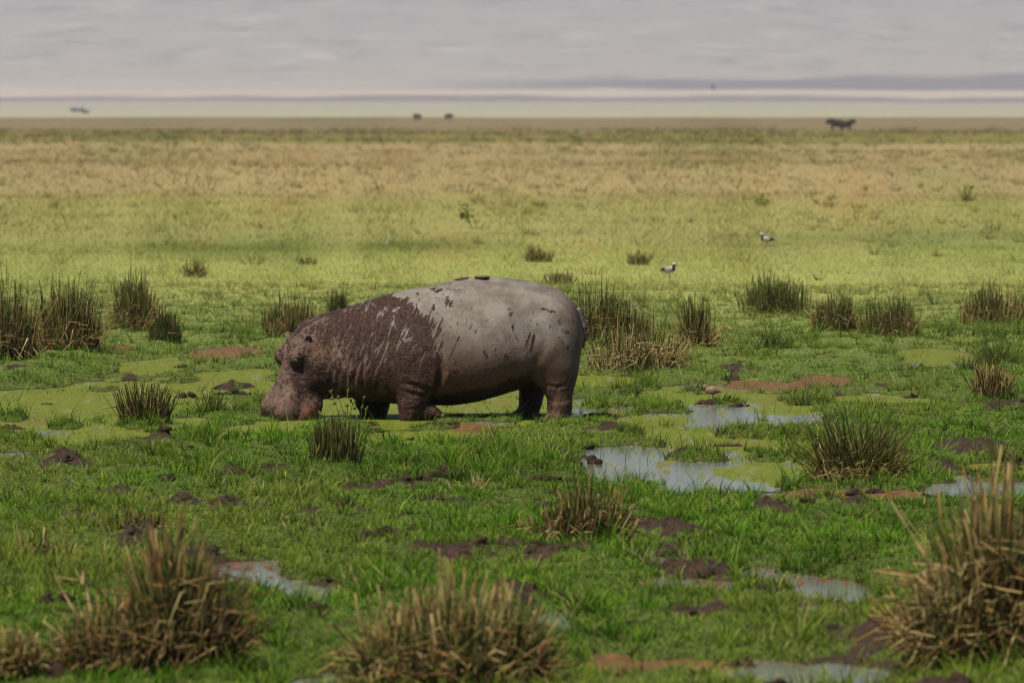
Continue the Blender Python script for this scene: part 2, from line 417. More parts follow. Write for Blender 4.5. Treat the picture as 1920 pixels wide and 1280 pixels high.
# ------------------------------------------------------------------ where the tussocks stand
# photo px: centre x, base y, width, height, style, amount, label
TUSSOCKS = [
    (100, 672, 120, 140, 'mixed', 1.15, "broad brown and green reed tussock at the left edge behind the green pond"),
    (18, 684, 70, 150, 'mixed', .9, "reed tussock cut off by the left frame edge, matted with brown stalks"),
    (232, 632, 92, 112, 'mixed', 1.1, "tall pointed reed tussock with straw coloured stalks left of the hippo's head"),
    (306, 646, 64, 66, 'green', .9, "low dark green reed clump leaning on the tall pointed tussock"),
    (545, 640, 120, 76, 'mixed', 1.0, "reed tussock standing directly behind the hippo's forehead"),
    (634, 600, 44, 50, 'green', .5, "small reed clump peeking over the hippo's neck"),
    (1135, 650, 125, 116, 'mixed', 1.6, "reed tussock directly behind the hippo's tail"),
    (1215, 700, 165, 104, 'dry', 1.9, "bright straw strewn tussock on the grass bank right of the hippo's rump"),
    (1312, 660, 70, 100, 'mixed', .8, "narrow brown reed clump right of the straw strewn tussock"),
    (1430, 594, 140, 76, 'green', 1.2, "wide upright green reed clump standing alone on the lime grass edge"),
    (1575, 636, 80, 76, 'mixed', .8, "mixed reed clump with one tall stem, beside a browner matted clump"),
    (1670, 638, 90, 76, 'mixed', .9, "browner matted reed clump right of the one with a tall stem"),
    (1882, 614, 120, 76, 'mixed', 1.0, "reed tussock at the right frame edge on the lime grass border"),
    (1450, 664, 90, 58, 'sedge', 1.0, "soft grey green sedge clump in front of the upright reed clump"),
    (1868, 690, 110, 74, 'sedge', 1.0, "dark sedge clump at the right edge beside the small far pond"),
    (1858, 760, 82, 90, 'stubble', 1.0, "chopped straw topped tussock near the right edge"),
    (1605, 905, 200, 145, 'big', 1.6, "large arching tussock with a dark hollow right of the pale pond"),
    (270, 795, 112, 98, 'stubble_dark', 1.1, "dark stubby tussock with a bent straw standing in the green pond"),
    (618, 880, 116, 88, 'green', 1.25, "dense dark green tussock in front of the hippo's chin"),
    (776, 884, 76, 36, 'sedge', .7, "small low sedge clump in the grass in front of the hippo's front leg"),
    (1088, 1030, 175, 145, 'dry_near', 2.6, "straw tussock with bent stalks in the middle of the near grass"),
    (395, 780, 90, 50, 'sedge', .7, "thin sedge clump beside the hippo's muzzle"),
    (892, 925, 60, 48, 'pale', .5, "small bleached dry tuft beside dark mud clods"),
    (250, 1015, 110, 75, 'dry_near', .7, "small straw clump behind the big brown tussock in the left foreground"),
    (60, 1060, 150, 90, 'dry_near', .7, "thin flattened straw clump at the left edge of the near grass"),
    (285, 1275, 320, 300, 'front_brown', 1.8, "big brown blurred tussock with collapsed stalks in the left foreground"),
    (835, 1300, 330, 250, 'front_dry', 1.8, "wide blurred straw tussock at the bottom centre"),
    (1855, 1262, 280, 385, 'front_tall', 2.0, "tallest blurred tussock in the bottom right corner"),
    (22, 1300, 90, 110, 'front_dry', .6, "few blurred stalks in the bottom left corner"),
    (365, 536, 44, 40, 'far', .4, "small brown tuft in the lime grass on the left"),
    (575, 508, 46, 20, 'far', .35, "low dark tuft in the lime grass below the dark green band"),
    (1010, 506, 60, 38, 'far', .5, "green tuft in the lime grass above the hippo's rump"),
    (1198, 512, 50, 32, 'far', .45, "brown tuft in the lime grass left of the right facing plover"),
    (1050, 545, 70, 32, 'far', .5, "loose tuft just behind the top of the hippo's rump"),
    (1815, 388, 34, 36, 'farweed', .3, "lone dark weed standing far out on the right of the plain"),
    (872, 424, 28, 26, 'farweed', .25, "lone dark weed far out on the plain above the hippo's back"),
    (1430, 398, 36, 24, 'farweed', .25, "low weed far out on the plain above the left facing plover"),
    (1195, 590, 26, 34, 'white', .12, "pair of bleached white twigs sticking up behind the straw strewn tussock"),
    (722, 474, 20, 24, 'white', .12, "bleached white sprig in the grass above the hippo's shoulders"),
    (650, 968, 36, 36, 'green', .3, "tiny upright reed clump alone in the near grass"),
    (655, 790, 90, 70, 'weedstalk', .12, "thin budding weed stalks in front of the hippo's throat"),
    (1815, 700, 70, 40, 'sedge', .5, "small sedge clump left of the chopped straw tussock"),
    (545, 695, 60, 40, 'sedge', .5, "grass clump touching the hippo's brow"),
    (1500, 760, 60, 46, 'sedge', .5, "thin grey sedge clump behind the large arching tussock"),
]
# ------------------------------------------------------------------ grass
GREENS = np.array([(.050, .158, .006), (.078, .200, .008), (.120, .242, .014), (.205, .295, .040), (.058, .112, .010)])
def blades(name, P, Ht, Wd, lean, col, rng, segs=2, tip=1.25, root=0.55):
    n = len(P)
    fa = rng.uniform(0, 2 * np.pi, n)
    if isinstance(lean, tuple):
        ll = np.hypot(*lean) + 1e-6; dx, dy = lean[0] / ll, lean[1] / ll; lean = ll
    else:
        az = rng.uniform(0, 2 * np.pi, n); dx, dy = np.cos(az), np.sin(az)
    sx, sy = np.cos(fa) * Wd * 0.5, np.sin(fa) * Wd * 0.5
    ts = np.linspace(0, 1, segs + 1)
    V = np.zeros((n, (segs + 1) * 2, 3)); C = np.zeros((n, (segs + 1) * 2, 3))
    for k, tt in enumerate(ts):
        off = lean * Ht * tt ** 1.7
        cx = P[:, 0] + dx * off; cy = P[:, 1] + dy * off; cz = P[:, 2] - 0.01 + Ht * tt * np.sqrt(np.clip(1 - (0.55 * lean * tt) ** 2, .15, 1))
        w = (1 - tt) ** 0.6 * 0.9 + 0.12
        for s, sg in enumerate((-1, 1)):
            V[:, 2 * k + s] = np.stack([cx + sg * sx * w, cy + sg * sy * w, cz], -1)
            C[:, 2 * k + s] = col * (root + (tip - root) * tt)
    m = (segs + 1) * 2
    b = (np.arange(n) * m)[:, None]
    Q = np.concatenate([b + np.array([2 * k, 2 * k + 1, 2 * k + 3, 2 * k + 2]) for k in range(segs)], 0)
    return mesh_quads(name, V.reshape(-1, 3), Q, M_GRASS, C.reshape(-1, 3))

def scatter(y0, y1, dens, rng, margin=1.6):
    """points uniform over the ground seen between two distances"""
    hw = lambda y: 0.0935 * y + margin
    A = (y1 - y0) * (hw(y0) + hw(y1))
    n = int(A * dens)
    y = np.sqrt(rng.uniform(y0 ** 2, y1 ** 2, n))
    x = rng.uniform(-1, 1, n) * hw(y)
    return x, y

def tussock_near(x, y):
    """0..1: how close a point lies to the foot of a tussock"""
    w = np.zeros(x.shape)
    for t in TUSSOCKS:
        if t[4] in ('far', 'farweed', 'white', 'weedstalk'): continue
        p = at(t[0], t[1]); r = max(0.5 * t[2] / ppm(p), .12)
        m = (np.abs(x - p[0]) < 2.2 * r) & (np.abs(y - p[1]) < 2.6 * r)
        d = np.hypot(x[m] - p[0], (y[m] - p[1]) * .8) / r
        w[m] = np.maximum(w[m], sstep(1.9, 1.0, d))
    return w

def marsh_grass():
    rng = np.random.default_rng(11)
    xs, ys, hs, cs, lx, ly, sh = [], [], [], [], [], [], []
    # a short carpet ...
    for y0, y1, d in ((29, 44, 900), (44, 62, 780), (62, 84, 235), (84, 100, 140)):
        x, y = scatter(y0, y1, d, rng); n = len(x)
        xs.append(x); ys.append(y); sh.append(np.ones(n, bool)); hs.append(rng.uniform(.020, .060, n)); cs.append(rng.integers(0, 5, n) + 0.0)
        a = rng.uniform(0, 6.283, n); l = rng.uniform(.3, 1.5, n); lx.append(l * np.cos(a)); ly.append(l * np.sin(a))
    # ... and tufts of longer blades that lean out from their own middle
    for y0, y1, d in ((29, 44, 41), (44, 62, 34), (62, 84, 15), (84, 100, 6)):
        x, y = scatter(y0, y1, d, rng); m = len(x)
        nb = rng.integers(7, 20, m); k = np.repeat(np.arange(m), nb); n = len(k)
        a = rng.uniform(0, 6.283, n); q = np.sqrt(rng.random(n)); r = rng.uniform(.025, .085, m)
        big = fbm(x * 1.1, y * .5, 5)
        hm = rng.lognormal(-2.75, .42, m) * (1 + .9 * sstep(0, .45, big)); cm = rng.integers(0, 5, m)
        xs.append(x[k] + r[k] * q * np.cos(a)); ys.append(y[k] + r[k] * q * np.sin(a))
        sh.append(np.zeros(n, bool)); hs.append(np.minimum(hm[k], .26) * rng.uniform(.6, 1.2, n)); cs.append(np.where(rng.random(n) < .75, cm[k], rng.integers(0, 5, n)))
        l = .2 + q * rng.uniform(.3, 1.6, n); lx.append(l * np.cos(a)); ly.append(l * np.sin(a))
    x, y, Ht, ci, lx, ly, sh = [np.concatenate(v) for v in (xs, ys, hs, cs, lx, ly, sh)]
    f = pond_field(x, y); z = height(x, y); mud = mud_mask(x, y)[0]
    rnd = rng.random(len(x))
    cover = np.where(z > 0.004, 1 - 0.86 * sstep(0.30, 0.62, mud), 0.0)
    emergent = (z <= 0.004) & (f > -0.25) & (rnd < 0.04 + 0.40 * sstep(0.12, 0.3, vnoise(x * 2.6, y * 0.9, 7)))
    thin = 0.80 + 0.9 * sstep(-0.35, 0.35, fbm(x * 1.3 + 9, y * 0.8, 4))
    k = (rnd < cover * np.clip(thin, 0, 1)) | emergent
    x, y, z, f, Ht, ci, lx, ly, sh = [v[k] for v in (x, y, z, f, Ht, ci, lx, ly, sh)]
    n = len(x)
    patch2 = fbm(x * 2.0, y * 0.6, 5)
    Ht *= 0.85 + 0.5 * sstep(-0.2, 0.45, patch2)
    Ht *= 1 + 0.45 * sstep(0.34, 0.05, f) * (rng.random(n) < .6)
    Ht *= 1 + 0.6 * tussock_near(x, y) * rng.random(n)
    Ht *= 1 + 0.6 * sstep(70, 90, y)
    hx0, hy0 = at(790, 784)[:2]                     # trampled flat round the hippo
    tr = sstep(1.25, .85, np.hypot((x - hx0) / 2.0, (y - hy0 + .2) / 2.6)); Ht *= 1 - .5 * tr
    Wd = rng.uniform(0.0055, 0.0105, n) * (1 + 0.4 * sstep(60, 90, y))
    ci = ci.astype(int)
    col = GREENS[ci] * 0.86 * (rng.uniform(0.6, 1.4, n) * (1 + 0.55 * fbm(x * 1.7 + 3, y * 0.5, 2)))[:, None]
    warm = sstep(-0.1, 0.5, fbm(x * 0.5 + 4, y * 0.2, 6))[:, None]
    col = col * (1 - 0.55 * warm) + 0.55 * warm * np.array((.175, .215, .028)) * rng.uniform(0.8, 1.2, n)[:, None]
    straw = rng.random(n) < 0.05 + 0.05 * warm[:, 0]
    col[straw] = np.array((.34, .28, .12)) * rng.uniform(0.6, 1.2, straw.sum())[:, None]
    zc = zone_col(x, y); zt = sstep(66, 94, y)[:, None]
    col = col * (1 - zt) + zt * zc * rng.uniform(0.7, 1.3, n)[:, None]
    for nm, sel, sg in (("marsh_grass", (y < 62) & ~sh, 2), ("short_marsh_grass", (y < 62) & sh, 1), ("far_marsh_grass", y >= 62, 1)):
        me = blades(nm, np.stack([x, y, np.maximum(z, -0.02)], -1)[sel], Ht[sel], Wd[sel], (lx[sel], ly[sel]), col[sel], rng, segs=sg, tip=1.55, root=0.17)  # root tone darkened to paint in shade down among the blades
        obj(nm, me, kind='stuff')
    return n
print("marsh blades", marsh_grass())

def plain_grass():
    rng = np.random.default_rng(12)
    xs, ys, ws = [], [], []
    for y0, y1, d, w in ((97, 128, 80, .012), (128, 200, 20, .02), (200, 420, 2.2, .05), (420, 900, 0.22, .14)):
        x, y = scatter(y0, y1, d, rng, 1.0); xs.append(x); ys.append(y); ws.append(np.full(len(x), w))
    x = np.concatenate(xs); y = np.concatenate(ys); w = np.concatenate(ws)
    n = len(x)
    z = height(x, y)
    c = zone_col(x, y)
    lum = rng.uniform(0.72, 1.32, n) * (1 + 0.30 * fbm(x / (0.006 * y), y / (0.03 * y), 2))
    col = c * lum[:, None] * 1.12
    h = (0.09 + 0.10 * sstep(-0.3, 0.4, fbm(x / (0.01 * y), y / (0.04 * y), 4))) * rng.uniform(0.5, 1.4, n)
    h *= np.interp(y, [97, 130, 200, 420, 900], [0.8, 1.0, 1.5, 2.2, 3.0])
    me = blades("plain_grass", np.stack([x, y, z], -1), h, w * rng.uniform(.6, 1.4, n), rng.uniform(0.4, 2.0, n), col, rng, segs=1, tip=1.15, root=0.85)
    obj("plain_grass", me, kind='stuff')
    return n
print("plain blades", plain_grass())

def plain_weeds():
    """taller, darker herbs and grass heads dotted over the open plain"""
    rng = np.random.default_rng(21)
    xs, ys = [], []
    for y0, y1, d in ((102, 135, .10), (135, 210, .16), (210, 420, .055), (420, 860, .03)):
        x, y = scatter(y0, y1, d, rng, 1.0); xs.append(x); ys.append(y)
    x = np.concatenate(xs); y = np.concatenate(ys)
    k = rng.random(len(x)) < .25 + 1.3 * sstep(-.1, .35, fbm(x / 5, y / 60, 3)); x, y = x[k], y[k]
    m = len(x); nb = rng.integers(10, 30, m); k = np.repeat(np.arange(m), nb); n = len(k)
    a = rng.uniform(0, 6.283, n); q = np.sqrt(rng.random(n)); s = np.interp(y, [100, 200, 420, 860], [.75, 1.0, 1.7, 2.6])
    r = rng.uniform(.08, .32, m) * s; hm = rng.uniform(.14, .40, m) * s ** .8
    px, py = x[k] + r[k] * q * np.cos(a), y[k] + r[k] * q * np.sin(a)
    h = hm[k] * rng.uniform(.4, 1.1, n); l = .3 + q * rng.uniform(.2, 1.0, n)
    pal = np.array([(.11, .115, .032), (.085, .10, .03), (.15, .125, .045), (.19, .15, .06), (.13, .15, .04), (.17, .11, .05)])
    col = pal[rng.integers(0, 6, m)][k] * rng.uniform(.7, 1.35, n)[:, None]
    w = .016 * s[k] * rng.uniform(.6, 1.5, n)
    me = blades("plain_weeds", np.stack([px, py, height(px, py)], -1), h, w, (l * np.cos(a), l * np.sin(a)), col, rng, segs=1, tip=1.15, root=.7)
    obj("plain_weeds", me, kind='stuff')
    return n
print("weed blades", plain_weeds())
# ------------------------------------------------------------------ smooth bodies from implicit shapes
def surface_nets(F, org, h):
    nx, ny, nz = F.shape
    ins = F < 0
    s = np.zeros((nx - 1, ny - 1, nz - 1), np.int8)
    for a in (0, 1):
        for b in (0, 1):
            for c in (0, 1):
                s += ins[a:nx - 1 + a, b:ny - 1 + b, c:nz - 1 + c]
    act = np.argwhere((s > 0) & (s < 8))
    offs = np.array([(a, b, c) for a in (0, 1) for b in (0, 1) for c in (0, 1)])
    val = np.stack([F[act[:, 0] + o[0], act[:, 1] + o[1], act[:, 2] + o[2]] for o in offs], 1)
    acc = np.zeros((len(act), 3)); cnt = np.zeros(len(act))
    for p in range(8):
        for q in range(p + 1, 8):
            if np.abs(offs[p] - offs[q]).sum() != 1: continue
            cr = (val[:, p] < 0) != (val[:, q] < 0)
            t = val[:, p] / np.where(cr, val[:, p] - val[:, q], 1)
            pt = offs[p] + t[:, None] * (offs[q] - offs[p])
            acc += np.where(cr[:, None], pt, 0); cnt += cr
    V = org + h * (act + acc / cnt[:, None])
    idx = np.full(s.shape, -1, np.int32); idx[act[:, 0], act[:, 1], act[:, 2]] = np.arange(len(act))
    Qs = []
    for ax in range(3):
        o1, o2 = [(1, 2), (2, 0), (0, 1)][ax]
        sl0 = [slice(1, -1)] * 3; sl1 = [slice(1, -1)] * 3
        sl0[ax] = slice(0, -1); sl1[ax] = slice(1, None)
        A = ins[tuple(sl0)]; B = ins[tuple(sl1)]
        base = np.zeros(3, int); base[o1] = 1; base[o2] = 1
        for flip, msk in ((False, A & ~B), (True, ~A & B)):
            e = np.argwhere(msk)
            if not len(e): continue
            e = e + base
            def cell(d1, d2):
                c = e.copy(); c[:, o1] -= d1; c[:, o2] -= d2
                return idx[c[:, 0], c[:, 1], c[:, 2]]
            q = np.stack([cell(1, 1), cell(0, 1), cell(0, 0), cell(1, 0)], 1)
            Qs.append(q[:, ::-1] if flip else q)
    Q = np.concatenate(Qs); Q = Q[(Q >= 0).all(1)]
    return V, Q

def smin(a, b, k):
    h = np.clip(0.5 + 0.5 * (b - a) / k, 0, 1)
    return b * (1 - h) + a * h - k * h * (1 - h)

def smax(a, b, k): return -smin(-a, -b, k)

class Field:
    def __init__(self, lo, hi, h):
        self.h = h; self.org = np.array(lo, float)
        ax = [np.arange(l, u, h) for l, u in zip(lo, hi)]
        self.X, self.Y, self.Z = [g.astype(np.float32) for g in np.meshgrid(*ax, indexing='ij')]
        self.F = np.full(self.X.shape, 5.0, np.float32)
    def add(self, d, k): self.F = smin(self.F, d, k).astype(np.float32)
    def cut(self, d, k): self.F = smax(self.F, -d, k).astype(np.float32)
    def ell(self, c, r, B=None):
        x, y, z = self.X - c[0], self.Y - c[1], self.Z - c[2]
        if B is not None:
            x, y, z = [x * b[0] + y * b[1] + z * b[2] for b in B]
        k0 = np.sqrt((x / r[0]) ** 2 + (y / r[1]) ** 2 + (z / r[2]) ** 2)
        k1 = np.sqrt((x / r[0] ** 2) ** 2 + (y / r[1] ** 2) ** 2 + (z / r[2] ** 2) ** 2) + 1e-6
        return k0 * (k0 - 1) / k1
    def cone(self, a, b, ra, rb):
        a = np.array(a, float); b = np.array(b, float); ab = b - a
        x, y, z = self.X - a[0], self.Y - a[1], self.Z - a[2]
        t = np.clip((x * ab[0] + y * ab[1] + z * ab[2]) / (ab @ ab), 0, 1)
        return np.sqrt((x - t * ab[0]) ** 2 + (y - t * ab[1]) ** 2 + (z - t * ab[2]) ** 2) - (ra + (rb - ra) * t)
    def mesh(self): return surface_nets(self.F, self.org, self.h)

def spline(ts, vs, n=400):
    """dense, rounded interpolation of a profile"""
    t = np.linspace(ts[0], ts[-1], n); v = np.interp(t, ts, vs)
    k = 13; pad = np.concatenate([2 * v[0] - v[k:0:-1], v, 2 * v[-1] - v[-2:-k - 2:-1]])
    w = np.hanning(2 * k + 1); w /= w.sum()
    return t, np.convolve(pad, w, 'valid')

def n3(x, y, z, seed=0):
    return (vnoise(x + 0.37 * z, y + 0.61 * z, seed) + vnoise(y + 5.2 + 0.43 * x, z, seed + 1) + vnoise(z + 1.7 + 0.29 * y, x, seed + 2)) / 1.6
# ------------------------------------------------------------------ the hippopotamus
HREF = 784
HIP = at(790, HREF)
HS = ppm(HIP)
def hx(px): return (px - 790) / HS
def hz(py): return (HREF - py) / HS
def hip(px, py, y=0.0):
    """a point of the body plane; moved towards (-) or away from (+) the viewer it still keeps its height"""
    return (hx(px), y, hz(py))

HEAD_N = np.array(hip(600, 650)); _ps = R(33)
HA = np.array([-.447 * math.cos(_ps), -.447 * math.sin(_ps), -.894])
HN = np.array([-.894 * math.cos(_ps), -.894 * math.sin(_ps), .447])
HL = np.array([math.sin(_ps), -math.cos(_ps), 0.0])        # towards the near side of the head
def hp(A, N, L):
    return HEAD_N + (A * HA + N * HN + L * HL) / HS

def build_hippo():
    f = Field((-1.85, -0.86, -0.17), (1.82, 0.86, 1.60), 0.0165)
    X, Y, Z = f.X, f.Y, f.Z
    # trunk and neck, lofted along x
    px = [570, 600, 640, 680, 720, 760, 800, 850, 900, 950, 1000, 1035, 1060, 1078, 1089, 1094]
    top = [606, 589, 577, 566, 554, 543, 535, 525, 518.5, 520.5, 527, 538, 550, 566, 590, 612]
    bot = [712, 730, 742, 750, 756, 759, 760, 759, 752, 737, 722, 712, 700, 685, 662, 640]
    hw = [.26, .31, .38, .44, .49, .53, .57, .63, .655, .64, .60, .55, .47, .37, .24, .12]
    tx, tp = spline([hx(p) for p in px], [hz(p) for p in top])
    _, bt = spline([hx(p) for p in px], [hz(p) for p in bot])
    _, wd = spline([hx(p) for p in px], hw)
    xc = np.clip(X, tx[0], tx[-1])
    top_ = np.interp(xc, tx, tp); bot_ = np.interp(xc, tx, bt); w_ = np.interp(xc, tx, wd)
    c_ = (top_ + bot_) / 2; h_ = (top_ - bot_) / 2
    zz = (Z - c_) / h_
    ww = w_ * (1 - 0.13 * np.clip(zz, -1, 1))
    rr = (np.abs(Y / ww) ** 2.15 + np.abs(zz) ** 2.15) ** (1 / 2.15)
    d = (rr - 1) * np.minimum(ww, h_) * 0.92
    d = np.sqrt(np.maximum(d, 0) ** 2 + (X - xc) ** 2) + np.minimum(d, 0)
    f.add(d, 0.01)
    E = f.ell
    # shoulder, haunches
    f.add(E(hip(778, 690, -.40), (.25, .17, .33)), .14)
    f.add(E(hip(705, 690, .36), (.25, .17, .30)), .14)
    f.add(E(hip(1042, 650, -.32), (.25, .21, .46)), .16)
    f.add(E(hip(1018, 655, .33), (.27, .21, .40)), .16)
    f.add(E(hip(690, 690, -.22), (.30, .22, .26)), .18)       # heavy throat
    # near hind leg
    f.add(f.cone(hip(1046, 690, -.33), hip(1050, 757, -.355), .165, .122), .12)
    f.add(f.cone(hip(1049, 757, -.355), hip(1047, 791, -.37), .122, .130), .04)
    f.add(E(hip(1040, 786, -.41), (.155, .13, .08)), .04)
    # far hind leg, its hock behind
    f.add(f.cone(hip(1005, 690, .34), hip(995, 745, .36), .18, .115), .08)
    f.add(f.cone(hip(1000, 735, .36), hip(990, 782, .36), .115, .112), .05)
    f.add(E(hip(1003, 752, .36), (.075, .07, .11)), .05)
    f.add(E(hip(984, 783, .34), (.15, .13, .07)), .04)
    # near front leg, wrist bent, foot trailing behind it
    f.add(f.cone(hip(776, 715, -.40), hip(774, 752, -.42), .165, .148), .06)
    f.add(f.cone(hip(774, 752, -.42), hip(770, 776, -.43), .150, .118), .04)
    f.add(f.cone(hip(772, 768, -.43), hip(808, 768, -.43), .098, .080), .035)
    f.add(E(hip(815, 770, -.43), (.085, .085, .048)), .03)
    for k, yy in enumerate((-.485, -.45, -.41, -.375)):
        f.add(E(hip(828 - 2 * abs(k - 1.5), 774, yy), (.036, .024, .028)), .014)
    # far front leg, planted
    f.add(f.cone(hip(692, 715, .36), hip(696, 752, .36), .225, .18), .08)
    f.add(f.cone(hip(698, 752, .36), hip(700, 785, .35), .17, .142), .05)
    # toes of the planted feet
    for cx, cy, yc in ((1024, 788, -.41), (970, 785, .34), (682, 785, .33)):
        for k, yy in enumerate((-.085, -.03, .03, .085)):
            f.add(E(hip(cx + 5 * abs(k - 1.5) - 5, cy, yc + yy), (.055, .034, .045)), .018)
    # head: lofted along its own axis
    ts = [-22, 0, 25, 50, 70, 88, 105, 125, 147, 164, 174, 180]
    dn = [44, 50, 53, 54, 52, 52, 53, 53, 48, 36, 22, 8]
    vn = [-72, -76, -76, -68, -52, -38, -34, -34, -28, -20, -10, 0]
    hwv = [46, 50, 52, 50, 44, 40, 42, 45, 48, 48, 40, 18]
    S = 1 / HS
    t_, dn_ = spline([v * S for v in ts], [v * S for v in dn]); _, vn_ = spline([v * S for v in ts], [v * S for v in vn]); _, hw_ = spline([v * S for v in ts], [v * S for v in hwv])
    x0, y0, z0 = X - HEAD_N[0], Y - HEAD_N[1], Z - HEAD_N[2]
    A = x0 * HA[0] + y0 * HA[1] + z0 * HA[2]; N = x0 * HN[0] + y0 * HN[1] + z0 * HN[2]; L = x0 * HL[0] + y0 * HL[1] + z0 * HL[2]
    Ac = np.clip(A, t_[0], t_[-1])
    a_, b_, w_ = np.interp(Ac, t_, dn_), np.interp(Ac, t_, vn_), np.interp(Ac, t_, hw_)
    cN, hN = (a_ + b_) / 2, (a_ - b_) / 2
    nn = (N - cN) / hN
    wv = w_ * (1 - 0.10 * np.clip(nn, -1, 1))
    rr = (np.abs(L / wv) ** 2.5 + np.abs(nn) ** 2.5) ** (1 / 2.5)
    dh = (rr - 1) * np.minimum(wv, hN) * 0.9
    dh = np.sqrt(np.maximum(dh, 0) ** 2 + (A - Ac) ** 2) + np.minimum(dh, 0)
    B = [HA, HN, HL]
    def hel(A, N, L, r): return f.ell(hp(A, N, L), [v * S for v in r], B)
    for s in (1, -1):
        dh = smin(dh, hel(45, -34, 27 * s, (42, 30, 25)), .06)        # jaw muscle
        dh = smin(dh, hel(44, 52, 27 * s, (17, 17, 13)), .035)        # eye dome
        dh = smin(dh, hel(18, 40, 30 * s, (16, 14, 12)), .03)         # brow ridge to the ear
        dh = smin(dh, hel(138, 32, (26 if s > 0 else 21) * s, (30, 20, 19)), .08)        # upper lip pad
        dh = smin(dh, hel(141, 50, 19 * s, (11, 8, 9)), .04)          # nostril rim
        dh = smin(dh, hel(118, -12, 36 * s, (30, 24, 14)), .05)       # lower lip
        dh = smin(dh, hel(72, 10, 36 * s, (24, 16, 9)), .05)          # cheek bone
    f.add(dh, .12)
    for s in (1, -1):
        f.cut(hel(143, 60, 18 * s, (5.0, 6, 3)), .012)                # nostril
        f.cut(f.cone(hp(88, -10, 47 * s), hp(124, 4, 56 * s), .010, .014), .03)   # mouth line
        f.cut(f.cone(hp(124, 4, 56 * s), hp(152, 12, 50 * s), .014, .012), .03)
    V, Q = f.mesh()
    # folds and creases, pushed in along the surface normal
    me = mesh_quads("tmp", V, Q); nv = np.zeros(len(V) * 3, np.float32); me.vertices.foreach_get("normal", nv); nv = nv.reshape(-1, 3)
    bpy.data.meshes.remove(me)
    PX = 790 + V[:, 0] * HS; PY = HREF - V[:, 2] * HS
    near = V[:, 1] < 0.05
    disp = np.zeros(len(V))
    def fold(pts, depth, width, nearonly=True):
        nonlocal disp
        p = np.array(pts, float); best = np.full(len(V), 1e9)
        wob = 2.0 * n3(V[:, 0] * 9, V[:, 1] * 9, V[:, 2] * 9, 1)
        prog = np.zeros(len(V)); m = len(p) - 1
        for j, (a, b) in enumerate(zip(p[:-1], p[1:])):
            ab = b - a; t = np.clip(((PX - a[0]) * ab[0] + (PY - a[1]) * ab[1]) / (ab @ ab), 0, 1)
            dd = np.hypot(PX - a[0] - t * ab[0], PY - a[1] - t * ab[1]); prog = np.where(dd < best, (j + t) / m, prog)
            best = np.minimum(best, dd)
        best = np.abs(best + wob)
        amt = -depth * np.exp(-(best / width) ** 2) + 0.5 * depth * np.exp(-((best - 2.2 * width) / (1.2 * width)) ** 2)
        disp += np.where(near, amt * np.sin(np.pi * np.clip(prog, 0.02, 0.98)) ** 0.7, 0)
    fold([(632, 640), (645, 665), (652, 695), (652, 726)], .026, 4.5)
    fold([(646, 640), (660, 668), (668, 700), (664, 730)], .020, 4.0)
    fold([(668, 625), (678, 660), (684, 700), (680, 738)], .016, 4)
    fold([(604, 640), (618, 660), (628, 690), (622, 720)], .013, 4)
    fold([(826, 640), (830, 690), (822, 728), (806, 742)], .026, 5)          # behind the shoulder
    fold([(752, 712), (775, 716), (800, 724), (812, 736)], .015, 4)          # elbow
    fold([(750, 726), (778, 734), (806, 738)], .009, 3)
    fold([(752, 760), (774, 762), (800, 756)], .005, 3)
    fold([(985, 690), (1004, 676), (1018, 655), (1022, 630)], .008, 7)       # flank to thigh
    fold([(1020, 716), (1045, 722), (1072, 712)], .006, 3)
    fold([(1024, 745), (1048, 750), (1072, 744)], .005, 3)
    fold([(1026, 757), (1048, 762), (1070, 757)], .003, 3)
    fold([(760, 690), (800, 655), (826, 650)], .006, 4)
    big = n3(V[:, 0] * 2.2, V[:, 1] * 2.2, V[:, 2] * 2.2, 2) * 0.012 + n3(V[:, 0] * 6, V[:, 1] * 6, V[:, 2] * 5, 3) * 0.006
    headw = sstep(660, 600, PX)
    wr = n3(V[:, 0] * 18, V[:, 1] * 18, V[:, 2] * 14, 4) * (0.003 + 0.005 * headw)
    neckw = np.exp(-((PX - 660) / 50) ** 2)
    ring = np.sin((PX + 0.25 * (PY - 650)) * 0.42 + 4 * n3(V[:, 0] * 3, V[:, 1] * 3, V[:, 2] * 3, 5)) * 0.0065 * neckw
    legw = sstep(715, 745, PY) * 0.0012 * np.sin(PY * 0.8 + 7 * n3(V[:, 0] * 8, V[:, 1] * 8, V[:, 2] * 2, 6))
    legw = sstep(715, 745, PY) * 0.004 * n3(V[:, 0] * 7, V[:, 1] * 7, V[:, 2] * 26, 6)
    V = V + nv * (disp + big + wr + ring + legw)[:, None]
    # skin wet with mud plus painted belly and far leg shade, where it shows pink
    bx = np.interp(PY, [500, 540, 551, 562, 580, 596, 617, 639, 692, 724, 745, 800], [660, 700, 742, 766, 790, 808, 829, 831, 832, 823, 815, 840])
    sd_r = (bx - PX) / 30.0
    lx = np.interp(PY, [500, 560, 600, 640, 680, 720, 760, 800], [550, 562, 592, 632, 652, 656, 646, 634])
    sd_l = (PX - lx) / 45.0
    wet = np.minimum(sd_r, sd_l)
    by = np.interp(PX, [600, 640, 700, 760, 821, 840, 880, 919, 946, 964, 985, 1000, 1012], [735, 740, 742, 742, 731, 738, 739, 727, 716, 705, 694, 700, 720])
    sd_b = np.where((PX < 1010) & (PX > 646), (PY - by) / 14.0, -3)  # wet mud line, with the belly's own shadow painted in
    under = np.where((nv[:, 2] < -0.75) & (PX > 640), 0.8, -3)  # downward faces darkened: underside shade put into the colour
    farleg = np.where((V[:, 1] > 0.15) & (PY > 700), 1.0, -3)  # shade on the far legs, put into the skin colour
    shin = 0.75 - np.abs(PY - 727) / 12 + 0.4 * n3(V[:, 0] * 9, V[:, 1] * 9, V[:, 2] * 9, 3)
